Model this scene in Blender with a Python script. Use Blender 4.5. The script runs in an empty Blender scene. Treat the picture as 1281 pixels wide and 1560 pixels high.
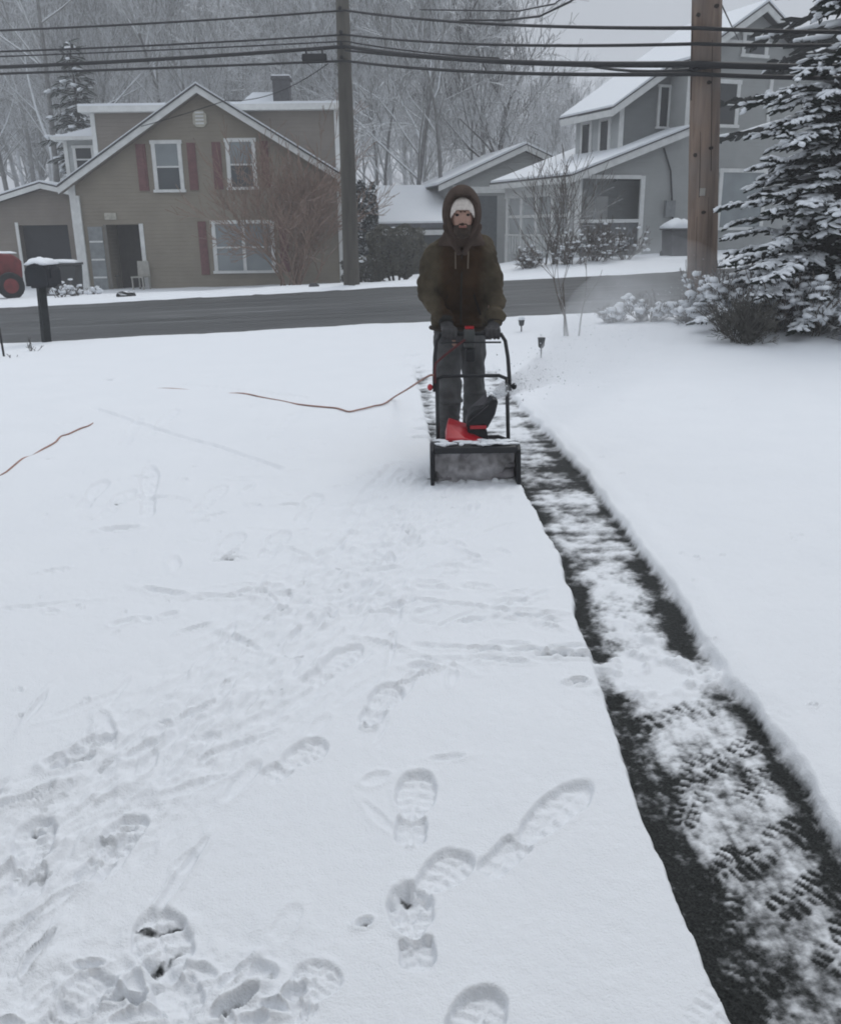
import bpy, math, random
import numpy as np
from math import sin, cos, pi, radians, sqrt, atan
from mathutils import Vector, Matrix
random.seed(7)
RNG = np.random.default_rng(11)
SC = bpy.context.scene
COL = SC.collection

# ------------------------------------------------------------------ camera
FPX, CX, CY, CAMH, HOR = 1350.0, 640.5, 780.0, 1.55, 345.0
TH = atan((CY - HOR) / FPX)
RO = radians(0.75)
R0 = Vector((1, 0, 0)); U0 = Vector((0, sin(TH), cos(TH))); FW = Vector((0, cos(TH), -sin(TH)))
RV = R0 * cos(RO) - U0 * sin(RO)
UV = U0 * cos(RO) + R0 * sin(RO)
cam_d = bpy.data.cameras.new("camera"); cam = bpy.data.objects.new("camera", cam_d); COL.objects.link(cam)
cam_d.sensor_fit = 'HORIZONTAL'; cam_d.sensor_width = 36.0; cam_d.lens = 36.0 * FPX / 1281.0
cam_d.clip_start = 0.05; cam_d.clip_end = 1500
M = Matrix((RV, UV, -FW)).transposed().to_4x4(); M.translation = (0, 0, CAMH)
cam.matrix_world = M
SC.camera = cam

# ------------------------------------------------------------------ world: overcast daylight
SUN_EL, SUN_AZ = radians(58), radians(25)      # azimuth from +Y towards +X
w = bpy.data.worlds.new("World"); SC.world = w; w.use_nodes = True
nt = w.node_tree; nt.nodes.clear()
out = nt.nodes.new('ShaderNodeOutputWorld'); bg = nt.nodes.new('ShaderNodeBackground')
sky = nt.nodes.new('ShaderNodeTexSky'); sky.sky_type = 'NISHITA'; sky.sun_disc = False
sky.sun_elevation = SUN_EL; sky.sun_rotation = SUN_AZ; sky.air_density = 1.0; sky.dust_density = 3.0
hs = nt.nodes.new('ShaderNodeHueSaturation'); hs.inputs['Saturation'].default_value = 0.35
nt.links.new(sky.outputs[0], hs.inputs['Color'])
tc = nt.nodes.new('ShaderNodeTexCoord'); sep = nt.nodes.new('ShaderNodeSeparateXYZ')
nt.links.new(tc.outputs['Generated'], sep.inputs[0])
cl = nt.nodes.new('ShaderNodeMapRange'); cl.inputs['From Min'].default_value = 0; cl.inputs['From Max'].default_value = 1
cl.inputs['To Min'].default_value = 0.37; cl.inputs['To Max'].default_value = 1.10     # cloud deck: brighter overhead, as under any overcast
nt.links.new(sep.outputs['Z'], cl.inputs['Value'])
cn = nt.nodes.new('ShaderNodeTexNoise'); cn.inputs['Scale'].default_value = 2.2; cn.inputs['Detail'].default_value = 4
nt.links.new(tc.outputs['Generated'], cn.inputs['Vector'])
cr = nt.nodes.new('ShaderNodeMapRange'); cr.inputs['To Min'].default_value = 0.88; cr.inputs['To Max'].default_value = 1.12
nt.links.new(cn.outputs['Fac'], cr.inputs['Value'])
mu = nt.nodes.new('ShaderNodeMath'); mu.operation = 'MULTIPLY'
nt.links.new(cl.outputs[0], mu.inputs[0]); nt.links.new(cr.outputs[0], mu.inputs[1])
cc = nt.nodes.new('ShaderNodeVectorMath'); cc.operation = 'SCALE'; cc.inputs[0].default_value = (7.3, 7.85, 8.6)
nt.links.new(mu.outputs[0], cc.inputs['Scale'])
mx = nt.nodes.new('ShaderNodeMix'); mx.data_type = 'RGBA'; mx.inputs['Factor'].default_value = 0.96
nt.links.new(hs.outputs[0], mx.inputs['A']); nt.links.new(cc.outputs[0], mx.inputs['B'])
nt.links.new(mx.outputs['Result'], bg.inputs['Color']); bg.inputs['Strength'].default_value = 0.10
nt.links.new(bg.outputs[0], out.inputs[0])
sun_d = bpy.data.lights.new("sun", 'SUN'); sun_d.energy = 0.75; sun_d.angle = radians(25); sun_d.color = (1.0, 0.97, 0.93)
sun = bpy.data.objects.new("sun", sun_d); COL.objects.link(sun)
sdir = Vector((cos(SUN_EL) * sin(SUN_AZ), cos(SUN_EL) * cos(SUN_AZ), sin(SUN_EL)))
sun.rotation_euler = sdir.to_track_quat('Z', 'Y').to_euler(); sun.location = sdir * 80
vs = SC.view_settings; vs.view_transform = 'Standard'; vs.look = 'None'; vs.gamma = 1; vs.use_curve_mapping = False
vs.exposure = 0.24
SC.cycles.use_denoising = True
SC.cycles.max_bounces = 6; SC.cycles.diffuse_bounces = 3; SC.cycles.volume_bounces = 1
SC.cycles.volume_step_rate = 2.0; SC.cycles.filter_width = 1.9

# ------------------------------------------------------------------ helpers
def ray(px, py):
    return FW + RV * ((px - CX) / FPX) - UV * ((py - CY) / FPX)
def at(px, py, Y):                      # world point of the vertical plane y = Y
    d = ray(px, py); return Vector((0, 0, CAMH)) + d * (Y / d.y)
def gnd(px, py, z=0.0):
    d = ray(px, py); return Vector((0, 0, CAMH)) + d * ((z - CAMH) / d.z)
def sst(a, b, v):
    t = np.clip((np.asarray(v, float) - a) / (b - a), 0, 1); return t * t * (3 - 2 * t)
def road_near(x): return 14.75 + 0.05 * np.asarray(x, float)
def road_far(x): return 23.15 + 0.10 * np.asarray(x, float)
def terrain(x, y):
    x = np.asarray(x, float); y = np.asarray(y, float)
    xc = np.clip(x, -14, 14)
    rz = 0.05 + 0.033 * xc + 0.012 * (np.clip(y, 14, 24) - 15)
    z = rz * sst(7, 14.5, y)
    z = z + 0.13 * np.exp(-((x - 5.3) / 2.2) ** 2 - ((y - 11.8) / 1.7) ** 2)
    t1 = np.interp(x, [-30, -11, -2.4, 1, 4, 8, 14, 40], [-.6, -.35, -.19, 0, .42, .55, .62, 1.0])
    z = z + (t1 - z) * sst(23.6, 28.5, y)
    t2 = np.interp(x, [-30, -8, -3, 2, 5, 9, 40], [-.3, -.3, -.75, -.7, .2, .55, 1.0])
    z = z + (t2 - z) * sst(31, 38, y)
    return z + 0.05 * np.clip(y - 46, 0, 200) + 0.000 * x
def tz(x, y): return float(terrain(x, y))
def on_terrain(px, py, extra=0.0):
    z = 0.0
    for _ in range(12):
        p = gnd(px, py, z); z = tz(p.x, p.y) + extra
    return gnd(px, py, z)

def lat(ix, iy, seed):
    h = (ix * 374761393 + iy * 668265263 + seed * 1442695041) & 0xffffffff
    h = ((h ^ (h >> 13)) * 1274126177) & 0xffffffff
    return ((h ^ (h >> 16)) & 0xffff) / 65535.0
def vnoise(x, y, seed=0):
    ix = np.floor(x).astype(np.int64); iy = np.floor(y).astype(np.int64)
    fx = x - ix; fy = y - iy; fx = fx * fx * (3 - 2 * fx); fy = fy * fy * (3 - 2 * fy)
    a = lat(ix, iy, seed); b = lat(ix + 1, iy, seed); c = lat(ix, iy + 1, seed); d = lat(ix + 1, iy + 1, seed)
    return (a + (b - a) * fx) * (1 - fy) + (c + (d - c) * fx) * fy
def fbm(x, y, oct=4, seed=0):
    s = 0; a = 0.5; n = 0
    for k in range(oct):
        s = s + a * vnoise(x * 2 ** k + 17.3 * k, y * 2 ** k + 9.1 * k, seed + k); n += a; a *= 0.5
    return s / n

def tag(o, label=None, cat=None, group=None, kind=None):
    if label: o['label'] = label
    if cat: o['category'] = cat
    if group: o['group'] = group
    if kind: o['kind'] = kind
    return o
def empty(name, loc, rz=0.0):
    o = bpy.data.objects.new(name, None); COL.objects.link(o)
    o.location = loc; o.rotation_euler = (0, 0, rz); o.empty_display_size = 0.1
    return o
def copy_tree(o, parent=None):
    c = o.copy(); COL.objects.link(c); c.parent = parent
    for ch in [k for k in o.children]: copy_tree(ch, c)
    return c

def V3(*a): return Vector(a)
class MB:
    def __init__(s, off=(0, 0, 0)):
        s.v = []; s.f = []; s.off = Vector(off)
    def add(s, vs_, fs_):
        n = len(s.v); o = s.off
        s.v += [(p[0] - o.x, p[1] - o.y, p[2] - o.z) for p in vs_]
        s.f += [tuple(i + n for i in f) for f in fs_]
        return s
    def box(s, a, b):
        x0, y0, z0 = (min(a[i], b[i]) for i in range(3)); x1, y1, z1 = (max(a[i], b[i]) for i in range(3))
        return s.add([(x0, y0, z0), (x1, y0, z0), (x1, y1, z0), (x0, y1, z0), (x0, y0, z1), (x1, y0, z1), (x1, y1, z1), (x0, y1, z1)],
                     [(0, 3, 2, 1), (4, 5, 6, 7), (0, 1, 5, 4), (1, 2, 6, 5), (2, 3, 7, 6), (3, 0, 4, 7)])
    def prism(s, poly, y0, y1):          # poly in (x, z), extruded along y
        n = len(poly)
        ar = sum(poly[i][0] * poly[(i + 1) % n][1] - poly[(i + 1) % n][0] * poly[i][1] for i in range(n))
        if ar < 0: poly = poly[::-1]
        vs_ = [(x, y0, z) for x, z in poly] + [(x, y1, z) for x, z in poly]
        fs_ = [tuple(range(n)), tuple(range(2 * n - 1, n - 1, -1))]
        for i in range(n):
            j = (i + 1) % n; fs_.append((i, i + n, j + n, j))
        return s.add(vs_, fs_)
    def prismx(s, poly, x0, x1):         # poly in (y, z), extruded along x
        n = len(poly)
        ar = sum(poly[i][0] * poly[(i + 1) % n][1] - poly[(i + 1) % n][0] * poly[i][1] for i in range(n))
        if ar < 0: poly = poly[::-1]
        vs_ = [(x0, y, z) for y, z in poly] + [(x1, y, z) for y, z in poly]
        fs_ = [tuple(range(n - 1, -1, -1)), tuple(range(n, 2 * n))]
        for i in range(n):
            j = (i + 1) % n; fs_.append((i, j, j + n, i + n))
        return s.add(vs_, fs_)
    def hull8(s, q, d):                  # quad q (4 points) thickened by vector d
        q = [Vector(p) for p in q]; d = Vector(d)
        return s.add(q + [p + d for p in q], [(3, 2, 1, 0), (4, 5, 6, 7), (0, 1, 5, 4), (1, 2, 6, 5), (2, 3, 7, 6), (3, 0, 4, 7)])
    def rings(s, rs, close=True, cap=True):
        n = len(rs[0]); vs_ = [p for r in rs for p in r]; fs_ = []
        for k in range(len(rs) - 1):
            for i in range(n if close else n - 1):
                j = (i + 1) % n
                fs_.append((k * n + i, k * n + j, (k + 1) * n + j, (k + 1) * n + i))
        if cap:
            fs_.append(tuple(range(n - 1, -1, -1))); fs_.append(tuple((len(rs) - 1) * n + i for i in range(n)))
        return s.add(vs_, fs_)
    def tube(s, path, r, n=6, cap=True):
        path = [Vector(p) for p in path]; m = len(path)
        rr = list(r) if hasattr(r, '__len__') else [r] * m
        rs = []; ref = None
        for i, p in enumerate(path):
            t = (path[min(i + 1, m - 1)] - path[max(i - 1, 0)])
            t = t.normalized() if t.length > 1e-9 else Vector((0, 0, 1))
            if ref is None:
                ref = Vector((0, 0, 1)) if abs(t.z) < 0.9 else Vector((1, 0, 0))
            a = ref - t * ref.dot(t)
            if a.length < 1e-6: a = t.orthogonal()
            a.normalize(); b = t.cross(a); ref = a
            rs.append([p + (a * cos(2 * pi * k / n) + b * sin(2 * pi * k / n)) * rr[i] for k in range(n)])
        return s.rings(rs, cap=cap)
    def ell(s, c, r, nu=12, nv=8, rot=None, jit=0.0):
        c = Vector(c); r = r if hasattr(r, '__len__') else (r, r, r)
        vs_ = []; fs_ = []
        def P(a, b):
            k = 1 + (random.random() - .5) * jit
            v = Vector((r[0] * sin(b) * cos(a) * k, r[1] * sin(b) * sin(a) * k, r[2] * cos(b) * k))
            if rot is not None: v = rot @ v
            return c + v
        vs_.append(P(0, 0))
        for j in range(1, nv):
            for i in range(nu): vs_.append(P(2 * pi * i / nu, pi * j / nv))
        vs_.append(P(0, pi)); last = len(vs_) - 1
        for i in range(nu):
            fs_.append((0, 1 + i, 1 + (i + 1) % nu))
            fs_.append((last, 1 + (nv - 2) * nu + (i + 1) % nu, 1 + (nv - 2) * nu + i))
        for j in range(nv - 2):
            for i in range(nu):
                a = 1 + j * nu + i; b = 1 + j * nu + (i + 1) % nu
                fs_.append((a, a + nu, b + nu, b))
        return s.add(vs_, fs_)
    def cap_(s, p0, p1, r0, r1, n=10):   # tapered capsule
        p0 = Vector(p0); p1 = Vector(p1); d = (p1 - p0); L = d.length; d = d.normalized() if L > 1e-6 else Vector((0, 0, 1))
        pts = []; rad = []
        for k in range(4):
            a = -pi / 2 + (k + .15) * pi / 8
            pts.append(p0 + d * (r0 * sin(a))); rad.append(max(r0 * cos(a), 1e-4))
        pts.append(p0); rad.append(r0); pts.append(p1); rad.append(r1)
        for k in range(4):
            a = (k + .85) * pi / 8
            pts.append(p1 + d * (r1 * sin(a))); rad.append(max(r1 * cos(a), 1e-4))
        return s.tube(pts, rad, n)
    def loft(s, secs, n=20):             # horizontal ellipses (cx, cy, cz, rx, ry)
        rs = [[(cx + rx * cos(2 * pi * k / n), cy + ry * sin(2 * pi * k / n), cz) for k in range(n)] for cx, cy, cz, rx, ry in secs]
        return s.rings(rs)
    def mesh(s, name):
        m = bpy.data.meshes.new(name); m.from_pydata(s.v, [], s.f); m.update(); return m
    def build(s, name, m, parent=None, smooth=False, bevel=0.0):
        me = s.mesh(name)
        if smooth: me.polygons.foreach_set('use_smooth', [True] * len(me.polygons))
        if m: me.materials.append(m)
        o = bpy.data.objects.new(name, me); COL.objects.link(o)
        if parent: o.parent = parent
        if bevel > 0:
            b = o.modifiers.new('b', 'BEVEL'); b.width = bevel; b.segments = 2; b.limit_method = 'ANGLE'
        return o

def organic(name, mb, voxel, smooth, m, parent=None, noise=0.0, nscale=10.0, seed=0):
    """fuse overlapping forms into one continuous skin"""
    me = mb.mesh(name); o = bpy.data.objects.new(name + '_t', me); COL.objects.link(o)
    r = o.modifiers.new('r', 'REMESH'); r.mode = 'VOXEL'; r.voxel_size = voxel
    k = o.modifiers.new('s', 'SMOOTH'); k.iterations = smooth; k.factor = 0.5
    dg = bpy.context.evaluated_depsgraph_get(); dg.update()
    m2 = bpy.data.meshes.new_from_object(o.evaluated_get(dg)); m2.name = name
    bpy.data.objects.remove(o); bpy.data.meshes.remove(me)
    if noise > 0:
        n = len(m2.vertices); co = np.empty(n * 3); m2.vertices.foreach_get('co', co); co = co.reshape(-1, 3)
        nn = np.empty(n * 3); m2.vertices.foreach_get('normal', nn); nn = nn.reshape(-1, 3)
        d = fbm(co[:, 0] * nscale + co[:, 1] * nscale * .6 + 31, co[:, 2] * nscale * 1.3 + co[:, 1] * nscale, 3, seed) - .5
        co += nn * (d * noise * 2)[:, None]; m2.vertices.foreach_set('co', co.ravel()); m2.update()
    m2.polygons.foreach_set('use_smooth', [True] * len(m2.polygons))
    m2.materials.clear(); m2.materials.append(m)
    ob = bpy.data.objects.new(name, m2); COL.objects.link(ob)
    if parent: ob.parent = parent
    return ob

def fold(o, amp, freq, seed):             # creases across cloth
    m2 = o.data; n = len(m2.vertices); co = np.empty(n * 3); m2.vertices.foreach_get('co', co); co = co.reshape(-1, 3)
    nn = np.empty(n * 3); m2.vertices.foreach_get('normal', nn); nn = nn.reshape(-1, 3)
    x, y, z = co.T; q = fbm(x * 6 + y * 4, z * 6, 3, seed); msk = sst(.42, .62, fbm(x * 5 + 9, z * 5 + y * 5, 2, seed + 3))
    d = (np.abs(np.sin((z + .55 * np.abs(x) + .3 * y) * freq + 9 * q)) ** .7 - .6) * msk
    co += nn * (d * amp)[:, None]; m2.vertices.foreach_set('co', co.ravel()); m2.update()

# ------------------------------------------------------------------ materials
def node_mat(name):
    m = bpy.data.materials.new(name); m.use_nodes = True
    return m, m.node_tree, m.node_tree.nodes['Principled BSDF']
def N(t, typ, **kw):
    n = t.nodes.new(typ)
    for k, v in kw.items():
        if k in n.inputs: n.inputs[k].default_value = v
        else: setattr(n, k, v)
    return n
def noise_node(t, scale, detail=4, rough=.55, stretch=None):
    c = N(t, 'ShaderNodeTexCoord'); n = N(t, 'ShaderNodeTexNoise'); n.inputs['Scale'].default_value = scale
    n.inputs['Detail'].default_value = detail; n.inputs['Roughness'].default_value = rough
    if stretch:
        mp = N(t, 'ShaderNodeMapping'); mp.inputs['Scale'].default_value = stretch
        t.links.new(c.outputs['Object'], mp.inputs[0]); t.links.new(mp.outputs[0], n.inputs['Vector'])
    else: t.links.new(c.outputs['Object'], n.inputs['Vector'])
    return n
def mixc(t, fac, a, b):
    x = N(t, 'ShaderNodeMix', data_type='RGBA')
    for s_, v in (('A', a), ('B', b)):
        if isinstance(v, tuple): x.inputs[s_].default_value = (*v[:3], 1)
        else: t.links.new(v, x.inputs[s_])
    if isinstance(fac, float): x.inputs['Factor'].default_value = fac
    else: t.links.new(fac, x.inputs['Factor'])
    return x.outputs['Result']
def maprange(t, v, a, b, c=0.0, d=1.0, smooth=False):
    n = N(t, 'ShaderNodeMapRange'); n.inputs['From Min'].default_value = a; n.inputs['From Max'].default_value = b
    n.inputs['To Min'].default_value = c; n.inputs['To Max'].default_value = d
    if smooth: n.interpolation_type = 'SMOOTHSTEP'
    t.links.new(v, n.inputs['Value']); return n.outputs[0]
def add_bump(t, p, h, strength, dist):
    b = N(t, 'ShaderNodeBump'); b.inputs['Strength'].default_value = strength; b.inputs['Distance'].default_value = dist
    t.links.new(h, b.inputs['Height']); t.links.new(b.outputs[0], p.inputs['Normal'])
def mat(name, col, rough=.7, var=.18, scale=6., bump=0., bscale=40., spec=.3, metal=0., stretch=None, col2=None):
    m, t, p = node_mat(name)
    n = noise_node(t, scale, 5, .6, stretch)
    lo = tuple(c * (1 - var) for c in col); hi = tuple(min(1, c * (1 + var)) for c in (col2 or col))
    f = maprange(t, n.outputs['Fac'], .3, .7)
    t.links.new(mixc(t, f, lo, hi), p.inputs['Base Color'])
    p.inputs['Roughness'].default_value = rough; p.inputs['Metallic'].default_value = metal
    p.inputs['Specular IOR Level'].default_value = spec
    if bump > 0: add_bump(t, p, noise_node(t, bscale, 3, .6, stretch).outputs['Fac'], .6, bump)
    return m
SNOWC = (.80, .83, .865)
def snow_plain(name, bs=25., bd=.012):
    m, t, p = node_mat(name)
    n = noise_node(t, 3., 4)
    t.links.new(mixc(t, n.outputs['Fac'], (.77, .80, .84), (.83, .855, .885)), p.inputs['Base Color'])
    p.inputs['Roughness'].default_value = .65; p.inputs['Specular IOR Level'].default_value = .15
    add_bump(t, p, noise_node(t, bs, 5, .65).outputs['Fac'], .5, bd)
    return m
def snowed(name, col, lo=.15, hi=.6, amt=.35, rough=.85, var=.3, scale=7., nscale=5., spec=.2, stretch=None, thick=None):
    """a surface that carries snow on its upward faces"""
    m, t, p = node_mat(name)
    n = noise_node(t, scale, 4, .6, stretch)
    base = mixc(t, maprange(t, n.outputs['Fac'], .3, .7), tuple(c * (1 - var) for c in col), tuple(c * (1 + var) for c in col))
    g = N(t, 'ShaderNodeNewGeometry'); sx = N(t, 'ShaderNodeSeparateXYZ'); t.links.new(g.outputs['Normal'], sx.inputs[0])
    n2 = noise_node(t, nscale, 3)
    ma = N(t, 'ShaderNodeMath', operation='MULTIPLY_ADD'); t.links.new(n2.outputs['Fac'], ma.inputs[0])
    ma.inputs[1].default_value = amt * 2; t.links.new(sx.outputs['Z'], ma.inputs[2])
    f = maprange(t, ma.outputs[0], lo + amt, hi + amt, smooth=True)
    t.links.new(mixc(t, f, base, SNOWC), p.inputs['Base Color'])
    p.inputs['Roughness'].default_value = rough; p.inputs['Specular IOR Level'].default_value = spec
    return m
def siding(name, col, pitch=.115):
    m, t, p = node_mat(name)
    n = noise_node(t, 1.3, 5, .6); n2 = noise_node(t, .35, 3, .6)
    f = N(t, 'ShaderNodeMath', operation='ADD'); t.links.new(n.outputs['Fac'], f.inputs[0]); t.links.new(n2.outputs['Fac'], f.inputs[1])
    base = mixc(t, maprange(t, f.outputs[0], .7, 1.3), tuple(c * .86 for c in col), tuple(c * 1.12 for c in col))
    t.links.new(base, p.inputs['Base Color'])
    c = N(t, 'ShaderNodeTexCoord'); s_ = N(t, 'ShaderNodeSeparateXYZ'); t.links.new(c.outputs['Object'], s_.inputs[0])
    d = N(t, 'ShaderNodeMath', operation='DIVIDE'); t.links.new(s_.outputs['Z'], d.inputs[0]); d.inputs[1].default_value = pitch
    fr = N(t, 'ShaderNodeMath', operation='FRACT'); t.links.new(d.outputs[0], fr.inputs[0])
    add_bump(t, p, maprange(t, fr.outputs[0], 0, 1, 1, 0), 1.0, .018)
    p.inputs['Roughness'].default_value = .6; p.inputs['Specular IOR Level'].default_value = .25
    return m
def glass(name, col=(.02, .024, .028), r=.06):
    m, t, p = node_mat(name)
    n = noise_node(t, 1.2, 2)
    t.links.new(mixc(t, n.outputs['Fac'], tuple(c * .6 for c in col), tuple(c * 1.5 for c in col)), p.inputs['Base Color'])
    p.inputs['Roughness'].default_value = r; p.inputs['Specular IOR Level'].default_value = .6
    return m

MT = dict(
    snow=snow_plain('snow'), snowfar=snow_plain('snow_far', 6., .03),
    white=mat('white_trim', (.66, .67, .66), .55, .10, 5), beige=siding('taupe_siding', (.250, .222, .178)),
    beige2=siding('taupe_siding_rear', (.215, .190, .165)),
    grey=siding('grey_siding', (.330, .340, .335)), greylight=siding('pale_grey_siding', (.44, .46, .46)), greydark=siding('dark_grey_siding', (.18, .19, .19)),
    shutter=mat('shutter_red', (.16, .075, .075), .6, .2, 12), glass=glass('window_glass', (.05, .06, .065)),
    glasspale=glass('pale_glass', (.20, .225, .235), .1), glassdark=glass('dark_glass', (.012, .014, .016)),  # glasspale is simply a paler, slightly rougher pane
    dark=mat('dark_recess', (.055, .050, .042), .8, .15), garage=mat('garage_door', (.016, .019, .024), .5, .2),
    brick=mat('chimney_masonry', (.075, .075, .08), .9, .3, 12, .01, 30), roof=mat('roof_shingle', (.06, .06, .065), .9, .25, 20),
    polefar=mat('weathered_pole', (.095, .088, .075), .9, .35, 5, .01, 20, stretch=(1, 1, .12)),
    wire=mat('black_cable', (.012, .012, .014), .6, .1), blackbox=mat('black_plastic', (.012, .012, .014), .5, .2),
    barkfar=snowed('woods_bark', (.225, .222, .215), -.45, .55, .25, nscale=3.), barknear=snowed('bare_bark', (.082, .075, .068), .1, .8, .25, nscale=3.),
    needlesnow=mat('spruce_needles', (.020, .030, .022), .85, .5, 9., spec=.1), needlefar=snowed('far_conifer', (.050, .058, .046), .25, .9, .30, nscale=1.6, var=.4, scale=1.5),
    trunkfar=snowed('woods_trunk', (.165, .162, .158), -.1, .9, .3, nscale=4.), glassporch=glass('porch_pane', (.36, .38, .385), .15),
    branchsnow=snow_plain('branch_snow', 60., .01),
    trunk=mat('spruce_trunk', (.03, .026, .022), .95, .3, 8., .01, 30, stretch=(1, 1, .2)),
    redtwig=snowed('reddish_twig', (.24, .17, .135), .4, 1.1, .2, nscale=6.), twig=snowed('shrub_twig', (.115, .10, .088), .25, .9, .3, nscale=6.),
    hedge=snowed('hedge_leaf', (.10, .098, .080), .75, 1.2, .25, nscale=5., var=.4), yew=snowed('yew_leaf', (.016, .022, .018), .5, 1.0, .3, nscale=4.),
)

def pole_mat():
    m, t, p = node_mat('utility_pole_wood')
    n = noise_node(t, 7., 6, .65, (1, 1, .06)); n2 = noise_node(t, 1.1, 3)
    a = mixc(t, maprange(t, n.outputs['Fac'], .3, .7), (.085, .058, .044), (.29, .215, .17))
    b = mixc(t, maprange(t, n2.outputs['Fac'], .45, .7), a, (.19, .165, .15))
    t.links.new(b, p.inputs['Base Color']); p.inputs['Roughness'].default_value = .9; p.inputs['Specular IOR Level'].default_value = .15
    add_bump(t, p, noise_node(t, 22., 4, .6, (1, 1, .05)).outputs['Fac'], .7, .012)
    return m
MT['pole'] = pole_mat()

def road_mat():
    m, t, p = node_mat('wet_asphalt')
    n = noise_node(t, 1.6, 5, .6, (.05, 1.3, 1)); n2 = noise_node(t, 40., 3)
    n3 = noise_node(t, .5, 3, .5, (.25, 1, 1))
    a = mixc(t, maprange(t, n.outputs['Fac'], .35, .65), (.028, .031, .033), (.066, .070, .073))
    a = mixc(t, maprange(t, n3.outputs['Fac'], .45, .75), a, (.085, .089, .092))
    t.links.new(a, p.inputs['Base Color'])
    t.links.new(maprange(t, n.outputs['Fac'], .3, .7, .35, .75), p.inputs['Roughness'])
    n4 = noise_node(t, 2.6, 5, .7, (.045, 1.6, 1)); sl_ = mixc(t, maprange(t, n4.outputs['Fac'], .62, .74), a, (.36, .37, .385)); t.links.new(sl_, p.inputs['Base Color'])
    p.inputs['Specular IOR Level'].default_value = .35
    add_bump(t, p, n2.outputs['Fac'], .3, .006)
    return m
MT['road'] = road_mat()

def snow_ground_mat():
    """snow lying over dark pavement; 'cover' says how much of the pavement is snowed over"""
    m, t, p = node_mat('snow_over_pavement')
    at_ = N(t, 'ShaderNodeAttribute'); at_.attribute_name = 'cover'
    c = N(t, 'ShaderNodeTexCoord')
    def nz(s, d=4):
        n = N(t, 'ShaderNodeTexNoise'); n.inputs['Scale'].default_value = s; n.inputs['Detail'].default_value = d; n.inputs['Roughness'].default_value = .65
        t.links.new(c.outputs['Object'], n.inputs['Vector']); return n.outputs['Fac']
    e = N(t, 'ShaderNodeMath', operation='MULTIPLY_ADD'); t.links.new(nz(75., 5), e.inputs[0]); e.inputs[1].default_value = .46
    t.links.new(at_.outputs['Fac'], e.inputs[2])
    f = maprange(t, e.outputs[0], .24, .98, smooth=True)
    pav = mixc(t, maprange(t, nz(160., 3), .35, .65), (.005, .006, .0065), (.034, .037, .036))
    sn = mixc(t, nz(2.2), (.775, .80, .835), (.83, .85, .88))
    t.links.new(mixc(t, f, pav, sn), p.inputs['Base Color'])
    t.links.new(maprange(t, f, 0, 1, .6, .7), p.inputs['Roughness']); p.inputs['Specular IOR Level'].default_value = .12
    h = N(t, 'ShaderNodeMath', operation='MULTIPLY_ADD'); t.links.new(nz(28., 5), h.inputs[0]); h.inputs[1].default_value = 1.0
    t.links.new(nz(170., 3), h.inputs[2])
    add_bump(t, p, h.outputs[0], .5, .008)
    return m
MT['ground'] = snow_ground_mat()

# ------------------------------------------------------------------ ground
def grid_mesh(name, X, Y, Z, m, cover=None):
    nr, nc = X.shape
    co = np.stack([X, Y, Z], -1).reshape(-1, 3).astype(np.float32)
    i = np.arange(nr * nc).reshape(nr, nc)
    q = np.stack([i[:-1, :-1], i[:-1, 1:], i[1:, 1:], i[1:, :-1]], -1).reshape(-1, 4).astype(np.int32)
    me = bpy.data.meshes.new(name)
    me.vertices.add(len(co)); me.vertices.foreach_set('co', co.ravel())
    me.loops.add(q.size); me.loops.foreach_set('vertex_index', q.ravel())
    me.polygons.add(len(q)); me.polygons.foreach_set('loop_start', np.arange(0, q.size, 4, dtype=np.int32))
    me.polygons.foreach_set('loop_total', np.full(len(q), 4, np.int32))
    me.polygons.foreach_set('use_smooth', np.ones(len(q), bool))
    me.update(calc_edges=True); me.validate()
    if cover is not None:
        a = me.attributes.new('cover', 'FLOAT', 'POINT'); a.data.foreach_set('value', cover.ravel().astype(np.float32))
    me.materials.append(m)
    o = bpy.data.objects.new(name, me); COL.objects.link(o); return o

# far ground sheet
gx = np.concatenate([np.linspace(-200, -40, 30), np.linspace(-39, 39, 157), np.linspace(40, 200, 30)])
gy = np.concatenate([np.linspace(-60, 0, 13)[:-1], np.linspace(0, 60, 121), np.linspace(63, 260, 40)])
GX, GY = np.meshgrid(gx, gy)
tag(grid_mesh('ground', GX, GY, terrain(GX, GY) - 0.09, MT['snowfar']), kind='structure')

# near snow: driveway, lawn and the strip the blower has cleared
ys = [0.7]
while ys[-1] < 15.6: ys.append(ys[-1] + .0035 * ys[-1] ** 1.2)
ys = np.array(ys)
us = np.concatenate([np.linspace(-3.0, -.62, 46)[:-1], np.linspace(-.62, .62, 640), np.linspace(.62, 3.0, 46)[1:]])
UU, YY = np.meshgrid(us, ys); XX = UU * YY
T = .050 + .014 * (fbm(XX * 1.1, YY * 1.1, 3, 3) - .5) + .0045 * (fbm(XX * 9, YY * 9, 3, 5) - .5)
T += .0022 * (fbm(XX * 45, YY * 45, 2, 6) - .5) * sst(9, 3, YY)
C = np.ones_like(T)

def win(x, y, r):
    a = np.searchsorted(ys, y - r); b = np.searchsorted(ys, y + r)
    if b <= a: return None
    ylo = max(ys[a], .5)
    c = np.searchsorted(us, min((x - r) / ylo, (x - r) / ys[min(b, len(ys) - 1)])); d = np.searchsorted(us, max((x + r) / ylo, (x + r) / ys[min(b, len(ys) - 1)]))
    if d <= c: return None
    return slice(a, b), slice(c, d)

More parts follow.
